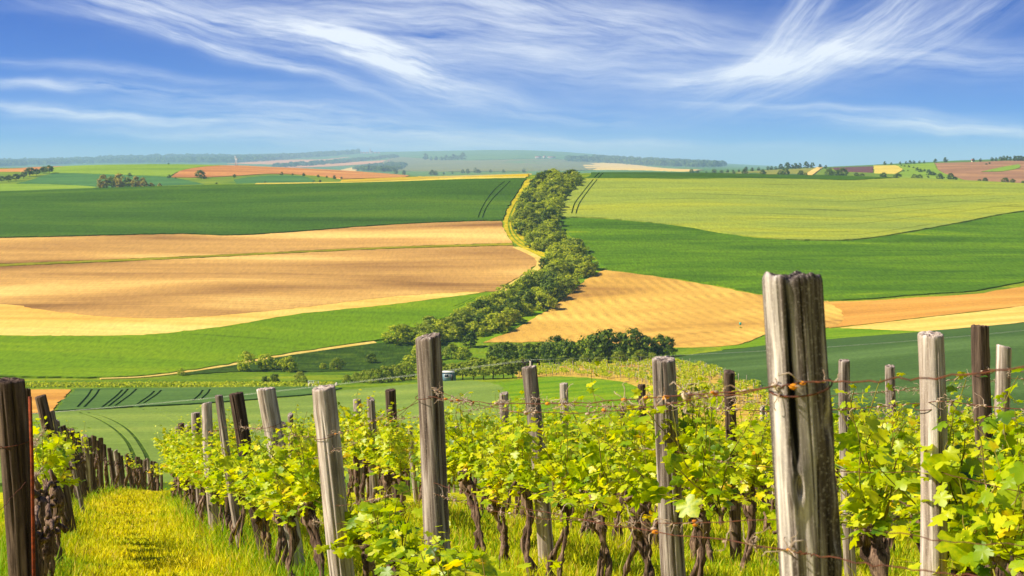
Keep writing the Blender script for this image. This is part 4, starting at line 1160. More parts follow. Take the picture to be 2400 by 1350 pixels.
house('farm_building', 1262, 371, 14, 10, 3, 1.5, 'pinkish long farm building on the distant central hill', 'building', 2500)
house('farm_building', 1276, 371, 7, 8, 4, 1.5, 'white tall farm building between two long barns on the distant hill', 'building', 2500)
house('farm_building', 1293, 371, 18, 10, 2.6, 1.4, 'long white barn, rightmost of the distant farm buildings', 'building', 2500)
house('field_house', 911, 381, 5, 5, 3, 1.5, 'tiny white house on the pale far slope left of centre', 'house', 2500)
house('field_house', 1636, 404, 4, 4, 3, 1, 'small white cabin behind the right crest near the hedgerow top', 'house', DB)
house('field_house', 2281, 379, 6, 6, 3, 3, 'red-roofed house on the right horizon', 'house', DB)
for i, (px, w) in enumerate([(845, 6), (853, 5), (861, 6), (880, 6), (888, 5)]):
    house('village_house', px, 360, w, 5, 2.5, 1.5, ['leftmost village house left of the distant church', 'second village house left of the distant church', 'village house touching the distant church on its left', 'village house touching the distant church on its right', 'rightmost village house beyond the distant church'][i], 'house', 3000)
r_, w_, d_, h_, s_ = house('church', 870, 360, 8, 6, 3.5, 2.5, 'distant village church with a pointed red spire', 'church', 3000)
part('tower', [box(-w_ * 0.45, -w_ * 0.12, 0, w_ * 0.33, h_, h_ + 4 * s_)], 'plaster', r_)
a_ = w_ * 0.33
v_ = np.array([(-w_ * 0.45, 0, 0), (-w_ * 0.12, 0, 0), (-w_ * 0.12, a_, 0), (-w_ * 0.45, a_, 0), (-w_ * 0.285, a_ / 2, 5 * s_)]) + [0, 0, h_ + 4 * s_]
part('spire', [(v_, np.array([(0, 1, 4), (1, 2, 4), (2, 3, 4), (3, 0, 4)]))], 'tiles', r_)


def mast():
    for px, h, lab in ((552, 24, 'taller pale lattice mast above the red-brown far hill'), (555, 20, 'shorter pale mast beside the taller one on the far hill')):
        p = at(px, 390, 1300)
        r = empty('radio_mast', p)
        s = p.y / F
        part('pole', [tube([(0, 0, -1), (0, 0, h * s)], [0.55, 0.3], 6)], 'white_paint', r)
        for k in (0.8, 0.95):
            part('arm', [box(-1.4, 1.4, -0.15, 0.15, h * s * k, h * s * k + 0.4)], 'white_paint', r)
        tag(r, lab, 'mast')


mast()


def verge_scrub():
    rs = np.random.default_rng(9)
    n = 9000
    x = rs.uniform(60, 780, n); y = 905 - (x - 60) * 0.003 + rs.normal(0, 1.6, n)
    w = unproject(x, y)
    hh = rs.uniform(0.2, 1.0, n) ** 1.3 * 1.3
    P = w + np.stack([rs.normal(0, 0.3, n), rs.normal(0, 0.3, n), hh * 0.6], 1)
    tag(link('scrub', mesh_np('scrub', *quads(P, rs.normal(size=(n, 3)), rs.uniform(0.12, 0.34, n), rs)), M['shrub_leaf']), 'strip of rough green scrub along the valley wheat', kind='stuff')


verge_scrub()


def far_vineyard():
    rs = np.random.default_rng(12)
    W = unproject(VY[:, 0], VY[:, 1])[:, :2]
    parts = []
    pm = mesh_np('far_stake', *tube([(0, 0, -0.1), (0.03, 0, 0.9), (0, 0.02, 1.9)], [0.05, 0.048, 0.045], 6))
    vines = []
    for k in range(3):
        m = 150
        P = np.stack([rs.uniform(-0.6, 0.6, m), rs.normal(0, 0.14, m), 0.75 + rs.uniform(0, 0.75, m) ** 1.1], 1)
        vines.append(mesh_np('far_vine_leaves', *quads(P, rs.normal(size=(m, 3)) + [0, 0, 0.5], rs.uniform(0.06, 0.12, m), rs)))
    tm = mesh_np('far_vine_trunk', *tube([(0, 0, -0.05), (0.05, 0.02, 0.4), (0, 0, 0.9)], [0.04, 0.035, 0.05], 5))
    lo, hi = W.min(0), W.max(0)
    d = np.array([0.62, -1.0]); d /= np.linalg.norm(d); nrm = np.array([d[1], -d[0]])
    cen = W.mean(0)
    nv = npst = 0
    for r_ in np.arange(-120, 120, 3.0):
        for s_ in np.arange(-220, 220, 3.2):
            q = cen + nrm * r_ + d * s_ + rs.normal(0, 0.1, 2)
            if not inside(W, q[None])[0]: continue
            z = float(zt(q[0], q[1])) + 0.08
            px = 1200 + F * q[0] / q[1]
            py = HOR - F * z / q[1]
            if px > 1990 or px < 1190 or py > 985: continue
            if npst < 299 and rs.uniform() < 0.5:
                o = link('far_stake', pm, M['wood_pale'], None, (q[0], q[1], z))
                o.scale = (1, 1, rs.uniform(0.8, 1.05)); o.rotation_euler = (rs.normal(0, 0.05), rs.normal(0, 0.05), rs.uniform(0, 6))
                tag(o, 'thin pale stake in the far vineyard rows', 'stake', 'stakes of the far vineyard')
                npst += 1
            if nv < 299 and rs.uniform() < 0.5:
                o = empty('far_vine', (q[0], q[1], z), math.atan2(d[1], d[0]))
                o.scale = (2.3, 1.3, rs.uniform(0.8, 1.1))
                l = link('leaves', vines[nv % 3], M['vine_leaf'], o); l['kind'] = 'stuff'
                link('trunk', tm, M['bark'], o)
                tag(o, 'yellow-green vine in the far vineyard rows', 'vine', 'vines of the far vineyard')
                nv += 1
    print('far vineyard', nv, npst)


far_vineyard()
# ------------------------------------------------------------------ foreground vineyard
def groundz(x, y):
    return float(fore(y))


ROW_B = [(1.0, 0.98), (3.2, 0.55), (8.2, -0.43), (10.0, -1.05), (13.6, -1.98), (18, -3.25), (22, -4.25), (28, -5.8), (40, -7.9), (52, -9.8), (70, -12.5)]
ROW_A = [(1.0, -0.5), (7.6, -2.34), (17.8, -5.1), (27, -7.4), (34, -8.8), (43, -10.5), (52, -12.0), (70, -14.6)]


def row_x(k, d):
    """centre line of vine row k (0 = row of the split post, -1 = row left of the aisle, 1.. = rows to the right)"""
    if k == -1:
        return float(np.interp(d, *zip(*ROW_A)))
    return float(np.interp(d, *zip(*ROW_B))) + 2.05 * k


def post_mesh(name, seed, rad, length, sides=28, rings=26, taper=0.94, rough=0.05, cracks=5, top_slant=0.12):
    """weathered round post: split lengthwise, worn top"""
    rs = np.random.default_rng(seed)
    th = np.arange(sides) * 2 * math.pi / sides
    z = np.concatenate([np.linspace(-0.3, length - 0.12, rings - 7), length - 0.12 + 0.12 * np.array([0.25, 0.45, 0.62, 0.78, 0.9, 0.97, 1.0])])
    T, Z = np.meshgrid(th, z)
    r = np.full_like(T, rad)
    r *= np.where(Z > 0, 1 + (taper - 1) * Z / length, 1.0)
    for k in range(1, 5):
        r *= 1 + rough / k * np.sin(k * T + rs.uniform(0, 6.28) + 0.35 * np.sin(Z * rs.uniform(1, 4) + rs.uniform(0, 6)))
    r *= 1 + 0.03 * np.sin(Z * 5 + rs.uniform(0, 6)) * np.sin(T + rs.uniform(0, 6))
    for _ in range(cracks):
        t0 = rs.uniform(0, 6.28); w = rs.uniform(0.035, 0.07); dep = rs.uniform(0.12, 0.34)
        z0, zl = rs.uniform(0.2, 1.0) * length, rs.uniform(0.25, 0.8)
        dt = np.angle(np.exp(1j * (T - t0 - 0.05 * np.sin(Z * 4 + t0))))
        r -= rad * dep * np.exp(-(dt / w) ** 2) * np.clip(1.4 - np.abs(Z - z0) / zl, 0, 1) * np.clip((length - Z) / 0.05, 0.1, 1)
    for _ in range(2):   # knots
        t0, z0 = rs.uniform(0, 6.28), rs.uniform(0.3, 0.95) * length
        dt = np.angle(np.exp(1j * (T - t0)))
        r += rad * 0.12 * np.exp(-(dt / 0.3) ** 2 - ((Z - z0) / 0.05) ** 2)
    lastn = 2
    r[-1] *= 0.93; r[-2] *= 0.985
    sl, sd = rs.uniform(-1, 1) * top_slant, rs.uniform(0, 6.28)
    cx = 0.012 * np.sin(Z * 2.2 + rs.uniform(0, 6)); cy = 0.012 * np.sin(Z * 1.8 + rs.uniform(0, 6))
    X = r * np.cos(T) + cx; Y = r * np.sin(T) + cy
    topf = np.clip((Z - (length - 0.12)) / 0.12, 0, 1)
    Z2 = Z + topf * (sl * rad * np.cos(T - sd) * 2 + 0.002 * np.sin(T * 7 + seed) + 0.001 * rs.normal(size=T.shape) * (topf > 0.7))
    v = np.stack([X, Y, Z2], -1).reshape(-1, 3)
    n = sides
    f = []
    R_ = len(z)
    for i in range(R_ - 1):
        for j in range(n):
            a, b = i * n + j, i * n + (j + 1) % n
            f += [(a, b, b + n), (a, b + n, a + n)]
    base = (R_ - 1) * n
    # worn end grain: two inner rings and a centre
    rim = v[base:base + n]; c = rim.mean(0)
    ext = []
    for q, dz in ((0.72, 0.004), (0.36, -0.003)):
        ext.append(c + (rim - c) * q + np.column_stack([np.zeros(n), np.zeros(n), dz + 0.0012 * rs.normal(size=n)]))
    v = np.concatenate([v] + ext + [c[None]])
    b0 = base
    for k in range(2):
        b1 = R_ * n + k * n
        for j in range(n):
            a, b = b0 + j, b0 + (j + 1) % n
            c1, d1 = b1 + j, b1 + (j + 1) % n
            f += [(a, b, d1), (a, d1, c1)]
        b0 = b1
    for j in range(n):
        f.append((b0 + j, b0 + (j + 1) % n, len(v) - 1))
    me = mesh_np(name, v, np.array(f))
    sm = np.ones(len(me.polygons), bool); sm[(R_ - 2) * n * 2:] = False
    me.polygons.foreach_set('use_smooth', sm)
    return me


def split_post_mesh(rad, length):
    """the near post: half-round with a flattened shaded face, deep cracks, flowing grain and hollow knots"""
    rs = np.random.default_rng(3)
    sides, rings = 150, 170
    th = np.arange(sides) * 2 * math.pi / sides
    z = np.concatenate([np.linspace(-0.3, 0.8, 20)[:-1], np.linspace(0.8, length, rings - 19)])
    T, Z = np.meshgrid(th, z)
    # direction angle: -pi/2 looks to the camera, pi is the sunny left side
    ang = np.angle(np.exp(1j * (T + math.pi / 2)))        # 0 = towards camera, negative = left, positive = right
    r = rad * (1 + 0.07 * np.cos(2 * (T - 2.5)) + 0.04 * np.cos(3 * T + 1.0))
    edge = -1.02 + 0.10 * np.sin(Z * 3.1 + 0.5) - 0.12 * np.clip((length - 0.45 - Z) / 0.5, 0, 1)
    # flattened, hollowed front right of the arris
    front = 1 / (1 + np.exp(-(ang - edge) / 0.05)) * 1 / (1 + np.exp((ang - 1.25) / 0.12))
    r -= rad * 0.18 * front
    r += rad * 0.05 * np.exp(-((ang - edge + 0.06) / 0.09) ** 2)
    def crack(t0, w, dep, za, zb, wob=0.05, fq=7.0):
        dt = np.angle(np.exp(1j * (ang - t0 - wob * np.sin(Z * fq + t0 * 3))))
        zz = length - Z
        m = np.clip((zz - za) / 0.03, 0, 1) * np.clip((zb - zz) / 0.06, 0, 1)
        return rad * dep * np.exp(-(dt / w) ** 2) * m * np.clip((length - Z) / 0.04, 0.3, 1)
    r -= crack(-1.3, 0.022, 0.26, -0.1, 0.16, 0.02)
    r -= crack(-0.45, 0.022, 0.16, -0.1, 0.5, 0.04)
    r -= crack(0.05, 0.022, 0.2, -0.1, 0.30, 0.05)
    r -= crack(0.5, 0.03, 0.22, 0.05, 0.42, 0.08)
    r -= crack(-1.2, 0.03, 0.12, 0.3, 0.9, 0.06)
    r -= crack(-0.15, 0.03, 0.22, 0.36, 0.9, 0.22, 5.0)
    r -= crack(0.25, 0.035, 0.26, 0.44, 1.0, 0.2, 4.0)
    for t0, z0, s in ((0.45, 0.30, 0.05), (0.62, 0.52, 0.06), (-1.0, 0.42, 0.03)):
        dt = np.angle(np.exp(1j * (ang - t0)))
        q = (dt / (s * 6)) ** 2 + ((length - Z - z0) / s) ** 2
        r += rad * (0.20 * np.exp(-q / 2.2) - 0.34 * np.exp(-q * 2.0))
    r += rad * 0.003 * np.sin(ang * 23 + 3 * np.sin(Z * 5)) * (0.5 + 0.5 * np.sin(Z * 9 + ang * 3))
    r *= 1 - 0.02 * np.clip((length - Z) / 0.7, 0, 1) * -1
    r[-1] *= 0.94; r[-2] *= 0.98
    X = r * np.cos(T); Y = r * np.sin(T)
    topf = np.clip((Z - (length - 0.05)) / 0.05, 0, 1)
    ridge = 0.005 * np.sin(ang * 3 + 0.8) + 0.003 * np.sin(ang * 9) + 0.0007 * rs.normal(size=T.shape) - 0.007 / (1 + np.exp(-(ang + 0.1) / 0.1))
    Z2 = Z + topf * ridge
    v = np.stack([X, Y, Z2], -1).reshape(-1, 3)
    n = sides; f = []
    R_ = len(z)
    for i in range(R_ - 1):
        for j in range(n):
            a, b = i * n + j, i * n + (j + 1) % n
            f += [(a, b, b + n), (a, b + n, a + n)]
    base = (R_ - 1) * n
    rim = v[base:base + n]; c = rim.mean(0)
    k0 = base
    for q in (0.8, 0.55, 0.3):
        nv = c + (rim - c) * q + np.column_stack([np.zeros(n), np.zeros(n), 0.002 * rs.normal(size=n) - 0.003])
        b1 = len(v); v = np.concatenate([v, nv])
        for j in range(n):
            f += [(k0 + j, k0 + (j + 1) % n, b1 + (j + 1) % n), (k0 + j, b1 + (j + 1) % n, b1 + j)]
        k0 = b1
    v = np.concatenate([v, c[None] + [[0, 0, -0.006]]])
    for j in range(n):
        f.append((k0 + j, k0 + (j + 1) % n, len(v) - 1))
    me = mesh_np('split_post', v, np.array(f))
    me.shade_smooth()
    return me


# (row, px, py of the top, width px, depth m, lean degrees, wood, label)
POSTS = [
    (0, 1860, 640, 142, 3.2, 4.2, 'near', 'thick cracked split post standing nearest, with deep dark grooves'),
    (0, 998, 788, 64, 8.2, 3.5, 'grey', 'tall round grey post with a knot below its wire, left of the meadow'),
    (0, 755, 906, 58, 10.0, 6.0, 'pale', 'stout pale post with a clean flat top beside the aisle vines'),
    (0, 623, 910, 48, 13.1, 8.5, 'pale', 'pale leaning post, first left of the stout flat-topped one'),
    (0, 553, 922, 36, 14.6, 10.0, 'dark', 'dark brown leaning post rising from the bright aisle vines'),
    (0, 512, 927, 20, 15.6, 8.0, 'grey', 'thin grey stake just left of the dark brown leaning post'),
    (0, 483, 946, 26, 18.0, 3.0, 'pale', 'short whitish post above the bright aisle vines'),
    (0, 459, 968, 24, 20.5, 3.0, 'grey', 'stubby grey post left of the short whitish one'),
    (0, 440, 995, 17, 25.0, 4.0, 'grey', 'low post, rightmost of the tight trio at the aisle end'),
    (0, 425, 993, 16, 26.5, 4.0, 'dark', 'low dark post, middle of the tight trio at the aisle end'),
    (0, 413, 1001, 11, 29.0, 2.0, 'grey', 'thin low post, leftmost of the tight trio at the aisle end'),
    (1, 2187, 786, 66, 6.6, 1.5, 'pale', 'pale cleft post with a knot low down, right of the nearest split post'),
    (1, 1550, 838, 60, 9.8, 4.0, 'grey', 'broad grey post with a notched top rising from the vines at mid right'),
    (1, 1243, 860, 39, 14.0, 4.5, 'grey', 'round post with a branch stub, standing right below the power pole'),
    (1, 916, 911, 27, 21.7, 4.0, 'dark', 'slim brown post left of the tall knotted grey post'),
    (1, 834, 938, 21, 25.4, 3.0, 'grey', 'small post between the stout pale post and the slim brown one'),
    (2, 2308, 766, 45, 10.1, 3.0, 'dark', 'tall dark square-cut post near the right edge'),
    (2, 1974, 842, 28, 12.4, 3.0, 'grey', 'grey square-topped post just right of the nearest split post'),
    (2, 1712, 870, 28, 14.6, 2.0, 'dark', 'short brown post just left of the nearest split post'),
    (2, 1320, 898, 21, 20.5, 3.0, 'pale', 'small whitish post in front of the bright meadow'),
    (2, 1180, 921, 23, 24.0, 2.0, 'grey', 'grey post right of the tall knotted post, in front of light wheat'),
    (3, 2352, 811, 38, 13.7, 1.0, 'pale', 'ragged pale post behind the tall dark square-cut one'),
    (3, 2088, 857, 25, 18.0, 2.0, 'grey', 'grey post between the nearest split post and the pale cleft post'),
    (3, 1506, 902, 20, 23.8, 2.0, 'dark', 'dark thin post half hidden behind the broad notched post'),
    (-1, 26, 890, 74, 7.6, 1.5, 'dark', 'thick dark round post cut by the left edge'),
    (-1, 66, 909, 17, 8.6, 1.0, 'dark', 'narrow black stake tucked behind the thick left-edge post'),
    (-1, 96, 928, 28, 17.8, 11.0, 'dark', 'leaning grey-brown post next to the rusty rod'),
]
for i, (px, py, w, d, ln) in enumerate([(117, 968, 19, 20, 9), (137, 1000, 13, 24.5, 8), (147, 998, 15, 26, 12), (166, 1008, 18, 27.5, 5), (180, 1013, 12, 29, 6), (197, 1020, 19, 31, 3), (221, 1022, 14, 34, -3), (236, 1027, 12, 36, 0), (246, 1042, 10, 38.5, 3),
                                        (256, 1050, 10, 40.5, 7), (269, 1056, 11, 42.5, 6), (285, 1067, 9, 45, 5), (297, 1064, 10, 47, 9), (323, 1071, 13, 51, 2), (338, 1078, 9, 54, 0), (347, 1075, 8, 56, 3), (361, 1082, 8, 58, 0), (369, 1084, 7, 61, 0), (376, 1087, 7, 64, 1),
                                        (107, 950, 17, 18.8, 10), (127, 986, 14, 22.3, 9), (156, 1004, 13, 26.8, 7), (173, 1014, 12, 28.2, 8), (206, 1026, 12, 32, 5), (229, 1032, 11, 35, 4), (262, 1054, 9, 41.5, 6), (277, 1062, 9, 43.8, 5), (304, 1072, 8, 48, 3), (331, 1077, 8, 52.5, 2), (354, 1081, 7, 57, 2), (158, 1040, 10, 22.5, 12), (309, 1080, 7, 49, 4), (210, 1045, 8, 32.5, 8), (188, 1060, 9, 30, 10)]):
    POSTS.append((-1, px, py, w, d, ln, 'dark' if i % 5 else 'grey', None))
rsP = np.random.default_rng(21)
named = [(p[1], p[4]) for p in POSTS]
for k in range(0, 9):
    d = 16.0 + k
    while d < 56:
        d += rsP.uniform(2.6, 5.2)
        x = row_x(k, d) + rsP.normal(0, 0.08)
        px = 1200 + F * x / d
        if not 395 < px < 2440 or any(abs(px - q) < 26 and abs(d - e) < 9 for q, e in named): continue
        h = rsP.uniform(1.35, 1.72)
        py = HOR + F * (-(groundz(x, d) + h)) / d
        POSTS.append((k, px, py, 0.105 * F / d * rsP.uniform(0.75, 1.2), d, rsP.normal(2.5, 2.5), ('grey', 'dark', 'pale')[int(rsP.integers(3))], None))
PVAR = [post_mesh('vine_post', 60 + i, 0.06, 1.7, 36, 24, rsP.uniform(0.86, 1.0), 0.07, 4, 0.4) for i in range(7)]
tops = {}
for i, (row, px, py, w, d, ln, wood, lab) in enumerate(POSTS):
    rx, rz = ray(px, py)
    top = Vector((float(rx) * d, d, float(rz) * d))
    gz = groundz(top.x, d)
    h = max(0.7, top.z - gz)
    a = R(ln)
    base = Vector((top.x + math.tan(a) * h, d, gz))
    L = h / math.cos(a)
    rad = w * d / F / 2
    tw = math.radians(float(rsP.normal(0, 1.5)))
    if wood == 'near':
        me = split_post_mesh(rad, L)
        o = link('vine_post', me, M['wood_near'])
    elif lab:
        me = post_mesh('vine_post', 100 + i, rad, L, 96 if w > 30 else 60, 60 if w > 30 else 36, 0.93, 0.045, 6)
        o = link('vine_post', me, M['wood_' + wood])
    else:
        o = link('vine_post', PVAR[i % len(PVAR)], M['wood_grey'])
        o.scale = (rad / 0.06, rad / 0.06, L / 1.7)
        o.material_slots[0].link = 'OBJECT'
        o.material_slots[0].material = M['wood_' + wood]
    o.location = base
    o.rotation_mode = 'ZXY'
    o.rotation_euler = (tw, -a, R(32) if wood == 'near' else float(rsP.uniform(0, 6.28)) if not lab else 0.0)
    if not lab:
        lab = 'old leaning stake in the dense row left of the grass aisle' if row == -1 else ('weathered post farther down the row beside the grass aisle' if row == 0 else 'weathered post standing among the farther vine rows at right')
    tag(o, lab, 'post', {-1: 'stakes left of the aisle', 0: 'posts of the row beside the aisle'}.get(row, 'posts of the right-hand rows'))
    tops.setdefault(row, []).append((d, base, top, a, rad, L, o))
    if w > 30 and d < 15:      # loop of tie wire round the post
        zt_ = L - (0.225 if wood == 'near' else 0.30)
        th = np.linspace(0, 6.6, 30)
        rr = rad * (1.06 if wood != 'near' else 1.04)
        loop = np.column_stack([rr * np.cos(th), rr * np.sin(th), zt_ + 0.012 * np.sin(th + 1)])
        link('tie_wire', mesh_np('tie_wire', *tube(loop, 0.0018, 5)), M['rust'], o)

# the rusty steel rod beside the left-edge post
rx, rz = ray(70, 930)
tp = Vector((float(rx) * 7.5, 7.5, float(rz) * 7.5))
rod = link('steel_rod', mesh_np('steel_rod', *tube([(0.01, 0, groundz(0, 7.5) - tp.z - 0.2), (0.0, 0, -0.8), (0.004, 0, -0.3), (0, 0, 0)], 0.0085, 10)), M['rust_rod'], None, tp)
tag(rod, 'thin rusty steel rod standing beside the thick left-edge post', 'rod')


# ------------------------------------------------------------------ trellis wires with dry tendrils
def wire_path(pts, sag, rs, n=26):
    out = []
    for a, b in zip(pts[:-1], pts[1:]):
        for j in range(n):
            t_ = j / n
            q = a.lerp(b, t_)
            out.append((q.x + 0.002 * rs.normal(), q.y, q.z - 4 * sag * t_ * (1 - t_) * min(1.0, (b - a).length / 3) + 0.0022 * rs.normal()))
    out.append(tuple(pts[-1]))
    return np.array(out)


def trellis_wire(label, pts, rad, seed, sag=0.05, tend=14.0, orange=0.0):
    rs = np.random.default_rng(seed)
    path = wire_path(pts, sag, rs)
    w = link('trellis_wire', mesh_np('trellis_wire', *tube(path, rad, 5)), M['rust'])
    tag(w, label, 'wire', 'trellis wires')
    seg = np.linalg.norm(np.diff(path, axis=0), axis=1).cumsum()
    total = seg[-1]
    curls, knobs = [], []
    n = int(total * tend)
    centres = rs.uniform(0, total, max(3, n // 7))
    for i in range(n):
        s = (centres[int(rs.integers(len(centres)))] + rs.normal(0, 0.10)) % total
        k = min(int(np.searchsorted(seg, s)), len(path) - 2)
        p = path[k]
        L = rs.uniform(0.02, 0.085); m = 6
        dirn = rs.normal(size=3) * [1, 0.6, 1]; dirn /= np.linalg.norm(dirn)
        q = [p]
        for j in range(m):
            dirn = dirn + rs.normal(size=3) * 0.6; dirn /= np.linalg.norm(dirn)
            q.append(q[-1] + dirn * L / m)
        curls.append(tube(q, np.linspace(rad * 1.1, rad * 0.6, m + 1), 3, False))
        if rs.uniform() < 0.28:
            c = p + rs.normal(size=3) * 0.003
            kr = rs.uniform(0.0025, 0.006)
            knobs.append((tube([c - [kr * 1.6, 0, 0], c - [kr, 0, 0], c, c + [kr, 0, 0], c + [kr * 1.6, 0, 0]], np.array([0.3, 0.9, 1.1, 0.85, 0.3]) * kr, 6, True, rs, 0.25), rs.uniform() < orange))
    if curls:
        o = link('dried_tendrils', mesh_np('dried_tendrils', *join(curls)), M['tendril'], w); o['kind'] = 'stuff'
    a = [k for k, f in knobs if not f]; b = [k for k, f in knobs if f]
    if a:
        o = link('tendril_knots', mesh_np('tendril_knots', *join(a)), M['tendril'], w); o['kind'] = 'stuff'
    if b:
        o = link('lichen_knots', mesh_np('lichen_knots', *join(b)), M['tendril_orange'], w); o['kind'] = 'stuff'


def vp(px, py, d):
    rx, rz = ray(px, py)
    return Vector((float(rx) * d, d, float(rz) * d))


def on_post(rec, down, front=True):
    d, base, top, a, rad, L, o = rec
    f = (L - down) / L
    p = base.lerp(top, max(0.05, f))
    return p + Vector((0, -rad * 0.98 if front else rad, 0))


rb = sorted(tops[0], key=lambda r: r[0]); ra = sorted(tops[-1], key=lambda r: r[0])
up = [vp(2560, 838, 2.25)] + [vp(1815, 906, 3.2 - 0.035), vp(1900, 893, 3.2 - 0.075)][::-1] + [on_post(r, 0.30) for r in rb[1:9]]
trellis_wire('rusty upper wire stretched across the nearest split post, knotted with dry tendrils', up, 0.0016, 1, 0.035, 16, 0.5)
up2 = [vp(1812, 903, 3.15), on_post(rb[1], 0.27, False), on_post(rb[2], 0.40), on_post(rb[3], 0.42)]
trellis_wire('second thin wire twisted beside the upper one, left of the nearest split post', up2, 0.0013, 2, 0.09, 14, 0.2)
lo = [vp(2560, 1372, 2.4), vp(1905, 1300, 3.12), vp(1850, 1290, 3.14)] + [on_post(r, 0.74) for r in rb[1:8]]
trellis_wire('rusty lower wire crossing the nearest split post near the bottom edge', lo, 0.0014, 3, 0.03, 9, 0.4)
lo2 = [vp(2560, 1290, 2.9), vp(1900, 1215, 3.3), on_post(rb[1], 0.80), on_post(rb[2], 0.85), on_post(rb[3], 0.9)]
trellis_wire('thin lower wire sagging behind the nearest split post', lo2, 0.0011, 4, 0.06, 8, 0.2)
trellis_wire('wire strung along the dense stakes left of the grass aisle', [vp(-120, 968, 6.0)] + [on_post(r, 0.32) for r in ra if r[0] < 45], 0.0018, 5, 0.03, 10)
trellis_wire('slack lower wire looping round the thick left-edge post', [vp(-120, 1290, 6.2), vp(60, 1130, 7.5)] + [on_post(r, 0.62) for r in ra if 9 < r[0] < 30], 0.0015, 6, 0.05, 8)
names = {1: 'first', 2: 'second', 3: 'third', 4: 'fourth', 5: 'fifth', 6: 'sixth'}
for k in range(1, 7):
    rr = sorted(tops.get(k, []), key=lambda r: r[0])
    if len(rr) < 2: continue
    e = rr[0]; lead = Vector((row_x(k, max(3.5, e[0] - 6)), max(3.5, e[0] - 6), 0))
    lead.z = groundz(0, lead.y) + 1.45
    trellis_wire(f'upper tendril-hung wire of the {names[k]} row behind the nearest split post', [lead] + [on_post(r, 0.26) for r in rr], 0.0019, 20 + k, 0.05, 30)
    trellis_wire(f'lower wire of the {names[k]} row behind the nearest split post', [lead - Vector((0, 0, 0.4))] + [on_post(r, 0.55) for r in rr], 0.0016, 40 + k, 0.05, 7)

# ------------------------------------------------------------------ vines
LO = [(0, 0), (0.13, -0.15), (0.36, -0.17), (0.52, 0.04), (0.40, 0.19), (0.64, 0.40), (0.50, 0.60), (0.29, 0.55), (0.25, 0.80), (0, 1.06)]
LEAF2 = np.array(LO + [(-u, v) for u, v in LO[-2:0:-1]])
LEAF2 = np.concatenate([LEAF2, [[0, 0.30]]])
NL = len(LEAF2) - 1
LEAFF = np.array([(NL, i, (i + 1) % NL) for i in range(NL)])


def leaves_np(P, tip, nrm, size, rs):
    tip = tip / np.linalg.norm(tip, axis=1)[:, None]
    nrm = nrm - (nrm * tip).sum(1)[:, None] * tip
    nrm /= np.linalg.norm(nrm, axis=1)[:, None] + 1e-9
    side = np.cross(tip, nrm)
    u, v = LEAF2[:, 0], LEAF2[:, 1]
    cup = rs.uniform(-0.5, 0.15, len(P))[:, None]
    curl = rs.uniform(-0.35, 0.05, len(P))[:, None]
    wv = cup * np.abs(u)[None] ** 1.3 + curl * np.clip(v, 0, 2)[None] ** 2 + 0.05 * rs.normal(size=(len(P), len(u)))
    k = rs.uniform(0.85, 1.15, (len(P), 1))
    V = P[:, None] + size[:, None, None] * (u[None, :, None] * k[..., None] * side[:, None] + v[None, :, None] * tip[:, None] + wv[..., None] * nrm[:, None])
    n = len(P)
    f = (np.arange(n)[:, None, None] * (NL + 1) + LEAFF[None]).reshape(-1, 3)
    return V.reshape(-1, 3), f


